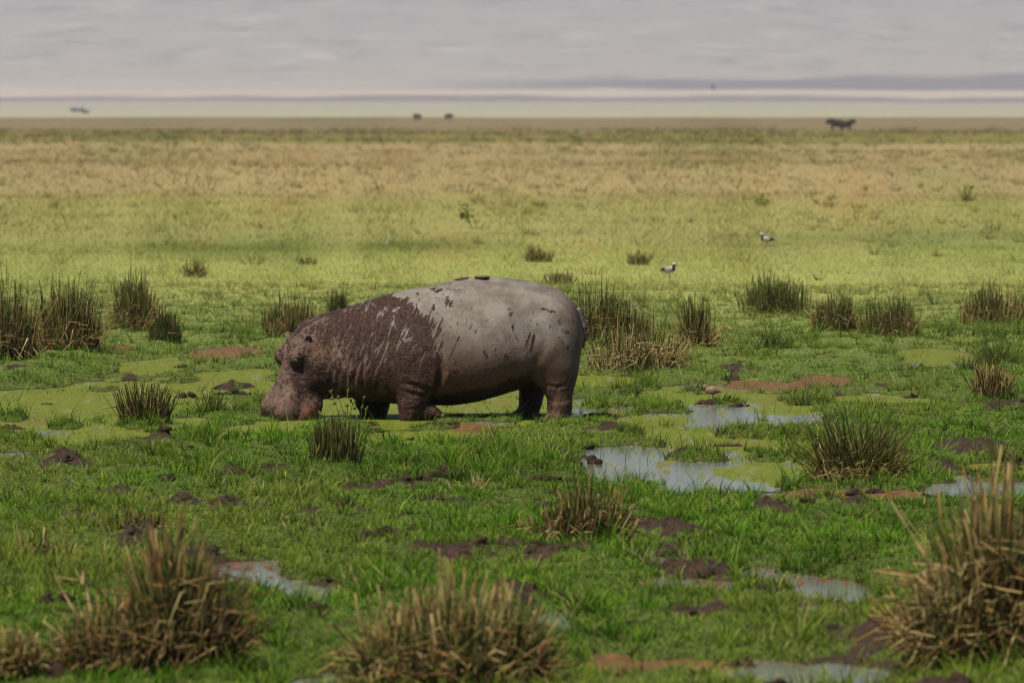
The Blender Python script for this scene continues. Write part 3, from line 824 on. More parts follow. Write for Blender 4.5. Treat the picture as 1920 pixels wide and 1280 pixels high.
    shin = np.where((PX > 1010) & (PY > 700), np.maximum(shin - 0.30, 0.55 * sstep(705, 735, PY) - .40), -3)
    frontleg = np.where((PX > 740) & (PX < 803) & (PY > 708), 0.55 - np.clip((PY - 748) / 30, 0, 0.5), -3)
    crown = np.where((PX < 700), 0.45 - np.abs(PY - np.interp(PX, [545, 600, 650, 700], [628, 596, 582, 566])) / 16, -3)
    marks = np.full(len(V), -3.0)
    for x0_, y0_, x1_, y1_, rad in ((955, 576, 959, 596, 4), (960, 604, 963, 614, 4), (946, 612, 949, 628, 3.5), (992, 618, 986, 662, 4.5), (999, 626, 996, 652, 3.5), (909, 652, 911, 662, 3.5),
                                    (815, 574, 828, 592, 5), (830, 546, 843, 566, 6), (860, 608, 857, 628, 3.5), (994, 598, 1000, 580, 3), (1040, 648, 1041, 656, 3), (852, 690, 864, 694, 3), (935, 668, 940, 680, 3),
                                    (812, 540, 820, 545, 4), (780, 546, 800, 575, 4), (1012, 574, 1040, 582, 2.5), (915, 676, 912, 690, 3), (946, 660, 956, 668, 3)):
        ex, ey = x1_ - x0_, y1_ - y0_
        tt = np.clip(((PX - x0_) * ex + (PY - y0_) * ey) / (ex * ex + ey * ey), 0, 1)
        marks = np.maximum(marks, 0.30 - np.hypot(PX - x0_ - tt * ex, PY - y0_ - tt * ey) / (1.5 * rad))
    marks = np.where(V[:, 1] < 0.1, marks, -3)
    wet_shade_m = np.maximum.reduce([wet, marks, sd_b, under, farleg, shin, frontleg, crown])
    facew = sstep(684, 650, PX)
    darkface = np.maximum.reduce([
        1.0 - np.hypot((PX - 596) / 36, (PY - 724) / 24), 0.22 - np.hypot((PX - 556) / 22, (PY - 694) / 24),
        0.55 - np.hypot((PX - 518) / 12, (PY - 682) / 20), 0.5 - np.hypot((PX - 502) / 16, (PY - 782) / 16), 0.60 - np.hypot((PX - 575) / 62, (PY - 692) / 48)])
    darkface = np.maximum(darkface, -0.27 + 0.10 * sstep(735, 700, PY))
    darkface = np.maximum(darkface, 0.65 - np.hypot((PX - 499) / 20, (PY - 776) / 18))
    pink = np.maximum.reduce([0.75 - np.hypot((PX - 818) / 18, (PY - 770) / 12), 1.1 - np.hypot((PX - 584) / 26, (PY - 768) / 22), 0.9 - np.hypot((PX - 596) / 18, (PY - 650) / 24),
                              0.8 - np.hypot((PX - 676) / 22, (PY - 704) / 32), 0.55 - np.hypot((PX - 543) / 18, (PY - 735) / 24)])
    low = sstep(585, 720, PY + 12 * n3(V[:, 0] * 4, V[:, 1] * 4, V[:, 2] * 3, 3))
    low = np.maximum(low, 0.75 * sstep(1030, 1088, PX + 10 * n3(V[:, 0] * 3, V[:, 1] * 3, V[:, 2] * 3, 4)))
    soft = 1 - 0.8 * sstep(640, 690, PY) * sstep(806, 822, PX) * sstep(860, 840, PX)
    # skin material
    t = NT("hippo_skin"); oc = t.objc()
    wet_shade_a = t.attr("wet").outputs["Fac"]; faceA = t.attr("face").outputs["Fac"]; dfA = t.attr("dface").outputs["Fac"]; pkA = t.attr("pink").outputs["Fac"]; lowA = t.attr("low").outputs["Fac"]
    sheared = t.mapping(oc, (1, 1, 1), (0, R(-22), 0))
    st = t.noise(t.mapping(sheared, (13, 9, 2.0)), 1.0, 6, 0.62)           # runs down the flank
    sp = t.noise(oc, 26, 6, 0.7)
    sp2 = t.noise(oc, 70, 4, 0.7)
    bl = t.noise(oc, 5.0, 5, 0.6)
    c0 = t.math('SUBTRACT', st, 0.5); c1 = t.math('SUBTRACT', sp, 0.5); c2 = t.math('SUBTRACT', bl, 0.5); c3 = t.math('SUBTRACT', sp2, 0.5)
    softA = t.attr("soft").outputs["Fac"]
    stc = t.math('SUBTRACT', t.ss(st, 0.36, 0.64), 0.5)
    st2 = t.noise(t.mapping(sheared, (30, 22, 3.2)), 1.0, 5, 0.6)
    stf = t.math('SUBTRACT', t.ss(st2, 0.38, 0.62), 0.5)
    runs = t.math('MULTIPLY', t.math('ADD', t.math('MULTIPLY', stc, 1.25), t.math('MULTIPLY', stf, 0.75)), softA)
    w = t.math('ADD', t.math('MINIMUM', wet_shade_a, 0.62), t.math('ADD', runs, t.math('MULTIPLY', c1, 1.3)))
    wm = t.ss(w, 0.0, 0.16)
    fm = t.math('ADD', dfA, t.math('ADD', t.math('MULTIPLY', c1, 3.6), t.math('ADD', t.math('MULTIPLY', c3, 2.2), t.math('MULTIPLY', c2, 1.8))))
    fm = t.math('MULTIPLY', t.ss(fm, -0.22, 0.10), faceA)
    dry = t.mix(t.ss(bl, .35, .65), (0.116, 0.102, 0.089), (0.186, 0.174, 0.160))
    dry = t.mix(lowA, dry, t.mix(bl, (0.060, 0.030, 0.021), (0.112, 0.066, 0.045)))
    dry = t.mix(faceA, dry, t.mix(sp, (0.080, 0.049, 0.038), (0.165, 0.112, 0.088)))
    dry = t.mix(1.0, dry, t.mix(sp2, (0.80, 0.79, 0.78), (1.2, 1.2, 1.2)), 'MULTIPLY')
    pk = t.ss(t.math('ADD', pkA, t.math('MULTIPLY', c1, 1.2)), 0.1, 0.8)
    dry = t.mix(t.math('MULTIPLY', pk, 0.75), dry, (0.22, 0.092, 0.066))
    flecks = t.noise(t.mapping(sheared, (30, 24, 16)), 1.0, 3, 0.5)
    fl2 = t.noise(oc, 2.2, 3, 0.6)
    fk = t.math('MULTIPLY', t.ss(flecks, 0.585, 0.625), t.ss(fl2, 0.47, 0.56))
    dry = t.mix(t.math('MULTIPLY', fk, 0.85), dry, (0.055, 0.035, 0.028))
    scr = t.noise(t.mapping(oc, (60, 30, 5), (0, R(38), 0)), 1.0, 3, 0.5)
    dry = t.mix(t.math('MULTIPLY', t.ss(scr, 0.62, 0.68), 0.14), dry, (0.33, 0.29, 0.25))
    scr2 = t.noise(t.mapping(oc, (50, 30, 4), (0, R(-30), 0)), 1.0, 3, 0.5)
    dry = t.mix(t.math('MULTIPLY', t.ss(scr2, 0.62, 0.68), 0.3), dry, (0.10, 0.075, 0.06))
    fine = t.noise(oc, 120, 2, 0.5)
    dry = t.mix(t.math('MULTIPLY', t.ss(fine, 0.60, 0.68), 0.5), dry, (0.09, 0.07, 0.06))
    wet_shade_c = t.mix(t.ss(sp, .3, .7), (0.019, 0.0092, 0.0070), (0.060, 0.033, 0.025))
    wet_shade_c = t.mix(t.ss(sp2, 0.62, 0.72), wet_shade_c, (0.085, 0.053, 0.044))
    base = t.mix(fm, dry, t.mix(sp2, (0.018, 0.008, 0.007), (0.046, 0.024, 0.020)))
    base = t.mix(wm, base, wet_shade_c)
    t.l(base, t.b.inputs["Base Color"])
    wet_shade_amt = t.math('MAXIMUM', wm, fm)
    t.l(t.mr(wet_shade_amt, 0, 1, 0.66, 0.36), t.b.inputs["Roughness"])
    t.l(t.mr(t.ss(sp2, .5, .66), 0, 1, 0.08, 0.45), t.b.inputs["Specular IOR Level"])
    vor = t.n("ShaderNodeTexVoronoi", feature='DISTANCE_TO_EDGE'); t.l(oc, vor.inputs["Vector"]); vor.inputs["Scale"].default_value = 34
    wr2 = t.noise(t.mapping(oc, (7, 7, 17), (0, R(35), 0)), 1.0, 4, 0.6)
    wr2 = t.math('ABSOLUTE', t.math('SUBTRACT', wr2, 0.5))
    wr2 = t.math('MINIMUM', t.math('MULTIPLY', wr2, 9.0), 1.0)
    hh = t.math('ADD', t.math('ADD', t.math('MULTIPLY', sp2, 0.35), t.math('MULTIPLY', sp, 0.7)), t.math('ADD', t.math('MULTIPLY', t.ss(vor.outputs["Distance"], 0, 0.12), 0.25), t.math('ADD', t.math('MULTIPLY', wm, 1.1), t.math('MULTIPLY', wr2, 0.30))))
    bp = t.bump(hh, 0.7, 0.014); t.l(t.mr(wet_shade_amt, 0, 1, 0.25, 0.8), bp.inputs['Strength'])
    root = empty("hippopotamus", HIP, "grazing hippopotamus with pale dried back and wet muddy shoulders, head down in the marsh", "hippopotamus")
    body = obj("body", mesh_quads("hippo_body", V, Q, t.m, None, {"wet": wet_shade_m, "face": facew, "dface": np.clip(darkface, -1, 1), "pink": np.clip(pink, 0, 1.2), "low": low, "soft": soft}), root)  # the wet attribute carries mud and painted shade together
    # parts
    def blob(name, prims, lo, hi, h, mat, k=.01, cuts=()):
        g = Field(lo, hi, h)
        for fn in prims: g.add(fn(g), k)
        for fn in cuts: g.cut(fn(g), k)
        v, q = g.mesh()
        return obj(name, mesh_quads("hippo_" + name, v, q, mat), root)
    te = NT("hippo_ear_skin"); te.b.inputs["Roughness"].default_value = .6
    oc2 = te.objc(); te.l(te.mix(te.ss(te.noise(oc2, 60, 4, .7), .42, .6), (.025, .014, .012), (.12, .075, .062)), te.b.inputs["Base Color"]); te.bump(te.noise(oc2, 90, 3, .6), .4, .006)
    for s in (1, -1):
        c = hp(9, 47, 33 * s); tip = hp(3, 55, 41 * s)
        lo, hi = c - .12, c + .13
        up = (tip - c) / np.linalg.norm(tip - c)
        fwd = HA - up * (HA @ up); fwd /= np.linalg.norm(fwd); sd = np.cross(up, fwd)
        mid = c * .45 + tip * .55
        blob("ear", [lambda g: g.ell(mid, (.056, .043, .030), [up, fwd, sd]), lambda g: g.cone(c - up * .03, c, .03, .03)], lo, hi, .005, te.m, .02,
             [lambda g: g.ell(mid + fwd * .020 + up * .010, (.033, .022, .018), [up, fwd, sd])])
    tl = NT("hippo_lid"); tl.b.inputs["Roughness"].default_value = .6; o5 = tl.objc(); tl.l(tl.mix(tl.ss(tl.noise(o5, 50, 4, .7), .4, .62), (.06, .038, .03), (.17, .125, .10)), tl.b.inputs["Base Color"])
    ty = NT("hippo_eye"); ty.b.inputs["Base Color"].default_value = (.012, .008, .006, 1); ty.b.inputs["Roughness"].default_value = .08
    for s in (1, -1):
        c = hp(49, 56, 37 * s)
        blob("eye", [lambda g: g.ell(c, (.023,) * 3)], c - .035, c + .035, .004, ty.m)
        o_ = HL * s
        blob("eyelid", [lambda g: g.ell(c - HA * .016 + HN * .006 - o_ * .002, (.018, .030, .026), [HA, HN, HL])], c - .07, c + .07, .005, tl.m)
        blob("eyelid", [lambda g: g.ell(c + HA * .022 - o_ * .004, (.014, .028, .024), [HA, HN, HL])], c - .07, c + .07, .005, tl.m)
    a, b, c = np.array(hip(1086, 583, -.04)), np.array(hip(1095, 612, -.06)), np.array(hip(1093, 648, -.07))
    tail = blob("tail", [lambda g: g.cone(a, b, .045, .036), lambda g: g.cone(b, c, .036, .020)] +
         [(lambda p: (lambda g: g.ell(p, (.013, .016, .013))))(b + (c - b) * q + np.array((.03, -.01, 0))) for q in (-.3, .05, .35, .65)],
         np.array(hip(1078, 660, -.16)), np.array(hip(1104, 570, .06)), .0065, te.m, .012)
    tn = NT("hippo_nail"); tn.b.inputs["Base Color"].default_value = (.10, .075, .06, 1); tn.b.inputs["Roughness"].default_value = .5
    nails = [(1016 + 5 * abs(k - 1.5) - 5, 787, -.41 + yy) for k, yy in enumerate((-.085, -.03, .03, .085))] + [(834 - 2 * abs(k - 1.5), 775, yy) for k, yy in enumerate((-.485, -.45, -.41, -.375))]
    for q in nails:
        p = np.array(hip(*q)); blob("toenail", [lambda g: g.ell(p, (.020, .019, .024))], p - .03, p + .03, .005, tn.m)
    # flakes of mud left on top of the back
    tm = NT("back_mud"); o3 = tm.objc(); tm.l(tm.mix(tm.noise(o3, 60, 4, .7), (.04, .022, .015), (.12, .068, .048)), tm.b.inputs["Base Color"]); tm.b.inputs["Roughness"].default_value = .8; tm.bump(tm.noise(o3, 50, 4, .7), .8, .015)
    for cx, yy, rx, rz in ((868, .02, .085, .013), (903, -.12, .075, .014)):
        zt = np.interp(hx(cx), tx, tp) - 0.10 * yy * yy
        p = np.array((hx(cx), yy, zt + .004)); sl = (np.interp(hx(cx) + .05, tx, tp) - np.interp(hx(cx) - .05, tx, tp)) / .1
        ux = np.array((1, 0, sl)) / math.hypot(1, sl); uz = np.array((-ux[2], 0, ux[0]))
        rg = np.random.default_rng(int(cx))
        pr = [(lambda q, r: (lambda g: g.ell(q, r, [ux, np.array((0, 1., 0)), uz])))(p + ux * rg.uniform(-.8, .8) * rx + np.array((0, rg.uniform(-.05, .05), 0)), (rg.uniform(.3, .6) * rx, .035, rz * rg.uniform(.6, 1))) for _ in range(7)]
        blob("dried_mud", pr, p - (rx * 1.6, .11, .07), p + (rx * 1.6, .11, .07), .007, tm.m, .01)
    return root
build_hippo()
# ------------------------------------------------------------------ reeds and tussocks
def tubes(P, Rd, C, sides=4, rng=None):
    """many bent stems in one go: P (n,k,3) centre lines, Rd (n,k) radii, C (n,k,3) colours"""
    n, k, _ = P.shape
    T = np.gradient(P, axis=1); T /= np.linalg.norm(T, axis=2, keepdims=True) + 1e-9
    ph = rng.uniform(0, 2 * np.pi, n)
    ref = np.stack([np.cos(ph), np.sin(ph), np.full(n, .13)], -1)[:, None, :]
    U = np.cross(T, ref); U /= np.linalg.norm(U, axis=2, keepdims=True) + 1e-9
    W = np.cross(T, U)
    an = np.arange(sides) * 2 * np.pi / sides
    V = P[:, :, None, :] + Rd[:, :, None, None] * (np.cos(an)[None, None, :, None] * U[:, :, None, :] + np.sin(an)[None, None, :, None] * W[:, :, None, :])
    Cc = np.repeat(C[:, :, None, :], sides, 2)
    b = (np.arange(n) * k * sides)[:, None, None, None]
    kk = (np.arange(k - 1) * sides)[None, :, None, None]
    s = np.arange(sides); s2 = (s + 1) % sides
    q = np.stack([s, s2, s2 + sides, s + sides], -1)[None, None]
    Q = (b + kk + q).reshape(-1, 4)
    if sides == 4:
        Q = np.concatenate([Q, (np.arange(n) * k * sides)[:, None] + (k - 1) * sides + np.arange(4)[None]], 0)
    return V.reshape(-1, 3), Q, Cc.reshape(-1, 3)

DARKG = np.array([(.036, .052, .013), (.058, .074, .017), (.082, .092, .024), (.046, .052, .017), (.125, .120, .036)])
STRAW = np.array([(.30, .225, .095), (.23, .155, .062), (.38, .30, .145), (.16, .095, .04), (.23, .185, .078), (.27, .17, .062)])
BROWN = np.array([(.10, .060, .026), (.16, .10, .042), (.06, .04, .02)])
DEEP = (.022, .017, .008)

def stems(n, r, h, thick, rng, lean=0.35, ry=0.7, bend=0.0, kink=0.0, hvar=(.45, 1.0), pal=DARKG, basec=None, rin=0.0, spray=0.0):
    k = 6 if kink > .1 else 4
    a = rng.uniform(0, 2 * np.pi, n); q = np.sqrt(rng.uniform(rin, 1, n))
    bx, by = r * q * np.cos(a), r * ry * q * np.sin(a)
    H = h * rng.uniform(*hvar, n) * (1 - 0.30 * q ** 2)
    od = a + rng.normal(0, 1.15, n)
    ln = lean * (0.25 + q) * rng.uniform(0.2, 1.4, n) + spray * rng.random(n) ** 2
    d = np.stack([np.cos(od) * ln, np.sin(od) * ln, np.ones(n)], -1); d /= np.linalg.norm(d, axis=1, keepdims=True)
    P = np.zeros((n, k, 3)); P[:, 0] = np.stack([bx, by, np.full(n, -0.03)], -1)
    step = (H / (k - 1))[:, None]
    kat = rng.integers(2, k - 1, n); isk = rng.random(n) < kink
    ka = rng.uniform(0, 2 * np.pi, n); kd = rng.uniform(-0.75, 0.25, n)
    for j in range(1, k):
        P[:, j] = P[:, j - 1] + d * step
        g = bend * rng.uniform(0.3, 1.3, n)
        d[:, 0] += np.cos(od) * g; d[:, 1] += np.sin(od) * g; d[:, 2] -= 0.35 * g
        hit = isk & (kat == j)
        if hit.any():
            nd = np.stack([np.cos(ka), np.sin(ka), kd], -1)
            d[hit] = nd[hit]
        d += rng.normal(0, 0.035, (n, 3)); d /= np.linalg.norm(d, axis=1, keepdims=True)
    P[:, :, 2] = np.maximum(P[:, :, 2], -0.03)
    rad = thick * rng.uniform(0.6, 1.3, n)[:, None] * np.linspace(1.0, 0.62, k)[None]
    col = pal[rng.integers(0, len(pal), n)] * rng.uniform(0.7, 1.35, n)[:, None]
    C = np.repeat(col[:, None, :], k, 1)
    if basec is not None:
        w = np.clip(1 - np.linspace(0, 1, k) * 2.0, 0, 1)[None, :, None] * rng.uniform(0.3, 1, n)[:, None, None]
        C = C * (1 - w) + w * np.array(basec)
    return P, rad, C

def lobed(n, r, h, thick, rng, lean=0.35, ry=0.7, bend=0.0, kink=0.0, hvar=(.45, 1.0), pal=DARKG, basec=None, rin=0.0, spray=0.0, lobes=()):
    """the same stems, gathered into several uneven bunches"""
    out = []
    tot = sum(l[2] for l in lobes)
    for ox, oy, rs, hs in lobes:
        P, rad, C = stems(max(3, int(n * rs / tot)), r * rs, h * hs, thick, rng, lean, 1.0, bend, kink, hvar, pal, basec, rin, spray)
        P += np.array((ox * r, oy * r * ry, 0)); out.append((P, rad, C))
    return tuple(np.concatenate(v) for v in zip(*out))

def merge(parts, sides, rng):
    Vs, Qs, Cs = [], [], []; o = 0
    for P, r, C in parts:
        v, q, c = tubes(P, r, C, sides, rng); Vs.append(v); Qs.append(q + o); Cs.append(c); o += len(v)
    return np.concatenate(Vs), np.concatenate(Qs), np.concatenate(Cs)

def single_stalks(root, n, r, h, thick, rng, pal=STRAW):
    P, rad, C = stems(n, r, h, thick, rng, lean=0.7, bend=0.02, kink=0.75, hvar=(.5, 1.15), pal=pal, rin=0.3)
    for i in range(n):
        v, q, c = tubes(P[i:i + 1], rad[i:i + 1], C[i:i + 1], 4, rng)
        obj("dry_stalk", mesh_quads("dry_stalk", v, q, M_STEM, c), root)

def build_tussock(i, px, py, wpx, hpx, style, amt, label):
    rng = np.random.default_rng(100 + i)
    p = at(px, py); p[2] = float(height(p[0], p[1])); p[2] = max(p[2], -0.02)
    s = ppm(p); r = 0.5 * wpx / s; h = hpx / s
    name = {'farweed': "weed", 'white': "twig_tuft", 'weedstalk': "weed", 'sedge': "sedge_clump", 'pale': "dry_tuft"}.get(style, "reed_tussock")
    cat = {"weed": "weed", "twig_tuft": "twigs", "sedge_clump": "sedge", "dry_tuft": "dry grass"}.get(name, "reed tussock")
    root = empty(name, p, label, cat, {"reed tussock": "reed tussocks across the marsh", "sedge": "sedge clumps across the marsh"}.get(cat))
    th = 0.0062
    g, d, skirt, nst = [], [], [], 0
    if style in ('mixed', 'green', 'dry', 'dry_near'): h *= 1.12; r *= 1.1
    N = lambda k: max(3, int(k * amt))
    ry = 0.8
    nl = 3 + int(wpx / 45)
    lobes = [(rng.uniform(-.78, .78), rng.uniform(-.7, .7), rng.uniform(.34, .62), rng.uniform(.6, 1.0)) for _ in range(nl)]
    lobes[0] = (rng.uniform(-.3, .3), 0, .62, 1.08)
    S_ = lambda *a, **kw: lobed(*a, lobes=lobes, **kw)
    if style in ('mixed',):
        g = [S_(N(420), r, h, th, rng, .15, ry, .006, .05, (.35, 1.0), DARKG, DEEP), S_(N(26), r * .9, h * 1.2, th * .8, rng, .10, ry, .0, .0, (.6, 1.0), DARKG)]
        d = [S_(N(300), r * 1.02, h * .95, th * .85, rng, .30, ry, .015, .45, (.35, 1), STRAW), S_(N(110), r, h * .7, th, rng, .5, ry, 0, .2, (.3, 1), BROWN)]
        skirt = [S_(N(85), r * .95, h * .85, th * .9, rng, .9, ry, .03, .9, (.5, 1.2), STRAW * 1.35, rin=.2)]; nst = 9
    elif style == 'green':
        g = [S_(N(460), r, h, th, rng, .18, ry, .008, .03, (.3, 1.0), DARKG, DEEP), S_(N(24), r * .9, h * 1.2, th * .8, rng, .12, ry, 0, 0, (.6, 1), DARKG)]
        d = [S_(N(80), r, h * .8, th * .85, rng, .4, ry, .02, .5, (.35, 1), STRAW)]; nst = 2
    elif style == 'dry':
        g = [S_(N(150), r, h * .9, th, rng, .35, ry, .015, .05, (.35, 1.0), DARKG, DEEP)]
        d = [S_(N(190), r, h * .9, th * .95, rng, .55, ry, .02, .6, (.45, 1.05), STRAW[[0, 2, 2, 4]])]
        skirt = [S_(N(90), r, h * .8, th * .9, rng, .9, ry, .05, .9, (.5, 1.1), STRAW[[0, 2, 4]], rin=.4)]; nst = 8
    elif style == 'sedge':
        g = [stems(N(170), r * .55, h, th * .65, rng, .8, ry, .06, .0, (.45, 1.1), DARKG * np.array((1.15, 1.2, 1.25)))]
    elif style in ('stubble', 'stubble_dark'):
        pal = STRAW if style == 'stubble' else DARKG
        g = [stems(N(150), r * .8, h * .9, th * 1.2, rng, .45, ry, 0, .03, (.4, 1.0), DARKG if style == 'stubble_dark' else np.concatenate([DARKG, STRAW]), BROWN[0])]
        d = [stems(N(90), r * .8, h * .95, th * 1.15, rng, .35, ry, 0, .25, (.45, 1), pal if style == 'stubble' else np.concatenate([BROWN, STRAW[3:5]]))]
        nst = 6
    elif style == 'big':
        g = [stems(N(330), r * .62, h, th * .75, rng, .75, ry, .055, .02, (.45, 1.15), np.concatenate([DARKG, DARKG[4:] * 1.5]), BROWN[2], spray=.5)]
        d = [stems(N(150), r * .7, h * .75, th, rng, .55, ry, .03, .5, (.4, 1), np.concatenate([STRAW, BROWN]))]
        skirt = [stems(N(90), r * .9, h * .75, th, rng, 1.1, ry, .06, .9, (.5, 1.1), STRAW, rin=.3)]; nst = 14
    elif style == 'dry_near':
        g = [S_(N(170), r * .85, h * .8, th, rng, .3, ry, .02, .05, (.4, 1.0), DARKG, BROWN[2])]
        d = [S_(N(120), r * .9, h * .9, th * 1.25, rng, .5, ry, .02, .6, (.4, 1), np.concatenate([STRAW, BROWN]))]; nst = 12
    elif style == 'pale':
        d = [stems(N(110), r * .5, h, th * .7, rng, .9, ry, .03, .2, (.4, 1.1), STRAW[[0, 2, 2]] * 1.1)]; nst = 0
    elif style.startswith('front'):
        lay = {'front_brown': ((.22, .1, .30, 1.0), (-.5, -.2, .5, .48), (.55, .2, .30, .62)), 'front_dry': ((.05, 0, .5, .95), (-.55, -.1, .45, .6), (.6, .2, .42, .8)), 'front_tall': ((.05, .1, .36, 1.0), (-.6, -.2, .40, .50), (.60, .3, .42, .75))}[style]
        pal = {'front_brown': np.concatenate([STRAW[[0, 1, 3, 5]] * .95, BROWN, BROWN]), 'front_dry': np.concatenate([STRAW * 1.0, BROWN, DARKG[3:] * 1.5]), 'front_tall': np.concatenate([STRAW * .95, BROWN])}[style]
        gp = DARKG if style != 'front_dry' else np.concatenate([DARKG, DARKG[4:] * 1.6])
        g, d, skirt = [], [], []
        for ox, oy, rs, hs in lay:
            o_ = np.array((ox * r, oy * r, 0)); rr_, hh_ = r * rs, h * hs
            def put(lst, st): st[0][:] += o_; lst.append(st)
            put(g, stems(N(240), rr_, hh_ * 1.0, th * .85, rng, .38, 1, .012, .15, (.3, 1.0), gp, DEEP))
            put(d, stems(N(125), rr_, hh_ * 1.05, th * 1.2, rng, .55, 1, .02, .8, (.3, 1), pal, DEEP))
            put(d, stems(N(62), rr_ * .8, hh_ * 1.15, th * 1.2, rng, .14, 1, .004, .35, (.5, 1), pal))
            put(skirt, stems(N(80), rr_ * 1.15, hh_ * 1.0, th * 1.1, rng, .9, 1, .04, .95, (.5, 1.2), pal, rin=.2))
        nst = 26 if amt > 1 else 6
    elif style == 'far':
        w = .012
        g = [stems(N(190), r * .8, h, w, rng, .5, 1, .03, 0, (.3, 1.1), np.array([(.15, .155, .05), (.12, .125, .04), (.19, .17, .06), (.14, .10, .04)]))]
        d = [stems(N(90), r * .7, h * .9, w, rng, .5, 1, .03, .2, (.3, 1.1), np.concatenate([BROWN * 1.3, STRAW[3:5]]))]
    elif style == 'farweed':
        g = [stems(N(120), r * .5, h, .014, rng, .9, 1, .06, .3, (.3, 1.1), DARKG * 2.4)]
    elif style == 'white':
        d = [stems(5, r * .5, h, .009, rng, .9, 1, .0, .3, (.6, 1.1), np.array([(.36, .34, .30)]))]
    elif style == 'weedstalk':
        g = [stems(11, r * .8, h, .0045, rng, .55, 1, .035, .0, (.5, 1.2), np.array([(.14, .16, .04), (.10, .13, .03)]))]
    sides = 4 if style.startswith('front') else 3
    if g:
        v, q, c = merge(g, sides, rng)
        obj("green_stems", mesh_quads("green_stems", v, q, M_STEM, c), root, kind='stuff')
    if d or skirt:
        v, q, c = merge(d + skirt, sides, rng)
        obj("dry_stems", mesh_quads("dry_stems", v, q, M_STEM, c), root, kind='stuff')
    if nst: single_stalks(root, nst, r * .9, h * .95, th * (1.35 if style.startswith('front') else 1.0), rng)
    if style == 'weedstalk':
        for j in range(16):
            P, rad, C = g[0]; a = P[j % 11, -1 - (j // 11)]
            rg = np.random.default_rng(j)
            f = Field(a - .03, a + .035, .006); 
            for _ in range(3): f.add(f.ell(a + rg.uniform(-.014, .014, 3), (.010, .010, .016)), .004)
            v, q = f.mesh(); obj("bud", mesh_quads("bud", v, q, M_STEM, np.tile(np.array((.10, .11, .035)), (len(v), 1))), root)
    if style in ('farweed',):
        vs = []; rr = np.random.default_rng(i)
        n = 40; c = rr.normal(0, 1, (n, 3)) * np.array((r * .5, r * .5, h * .28)) + np.array((0, 0, h * .5))
        u = rr.normal(0, .026, (n, 3)); w = rr.normal(0, .026, (n, 3))
        V = np.stack([c - u - w, c + u - w, c + u + w, c - u + w], 1).reshape(-1, 3)
        obj("leaves", mesh_quads("leaves", V, np.arange(4 * n).reshape(-1, 4), M_STEM, np.repeat(DARKG[rr.integers(0, 4, n)] * 2.6, 4, 0)), root, kind='stuff')
    return root
for i, tz in enumerate(TUSSOCKS): build_tussock(i, *tz)
# ------------------------------------------------------------------ clods of mud
def clod_mat():
    t = NT("wet_mud"); o = t.pos()
    n = t.noise(o, 24, 6, .7); b = t.noise(o, 70, 3, .6)
    t.l(t.mix(n, (.012, .007, .005), (.062, .036, .023)), t.b.inputs["Base Color"])
    t.l(t.mr(b, .3, .7, .45, .9), t.b.inputs["Roughness"]); t.b.inputs["Specular IOR Level"].default_value = .18
    t.bump(t.math('ADD', n, t.math('MULTIPLY', b, .4)), .9, .03)
    return t.m
M_MUD = clod_mat()
def clod_mesh(w, d, h, seed, name="mud_clod", fine=1.0):
    rng = np.random.default_rng(seed)
    res = max(w / 24, h / 10, .007) / fine
    f = Field((-w * .75, -d * .75, -h * .5), (w * .75, d * .75, h * 1.5), res)
    for k in range(22):
        q = rng.uniform(-1, 1, 2)
        r = rng.uniform(.06, .20)
        f.add(f.ell((q[0] * w * .42, q[1] * d * .36, h * rng.uniform(-.1, .6) * (1 - .6 * abs(q[0]))), (w * r, d * r * 1.1, h * rng.uniform(.16, .42))), .06 * h)
    s = 1.0 / max(h, .05)
    f.F = (f.F + .30 * h * n3(f.X * s * 1.6, f.Y * s * 1.6, f.Z * s * 1.6, seed % 5) + .22 * h * n3(f.X * s * 4.2, f.Y * s * 4.2, f.Z * s * 4.2, seed % 3)).astype(np.float32)
    v, q = f.mesh()
    return mesh_quads(name, v, q, M_MUD)
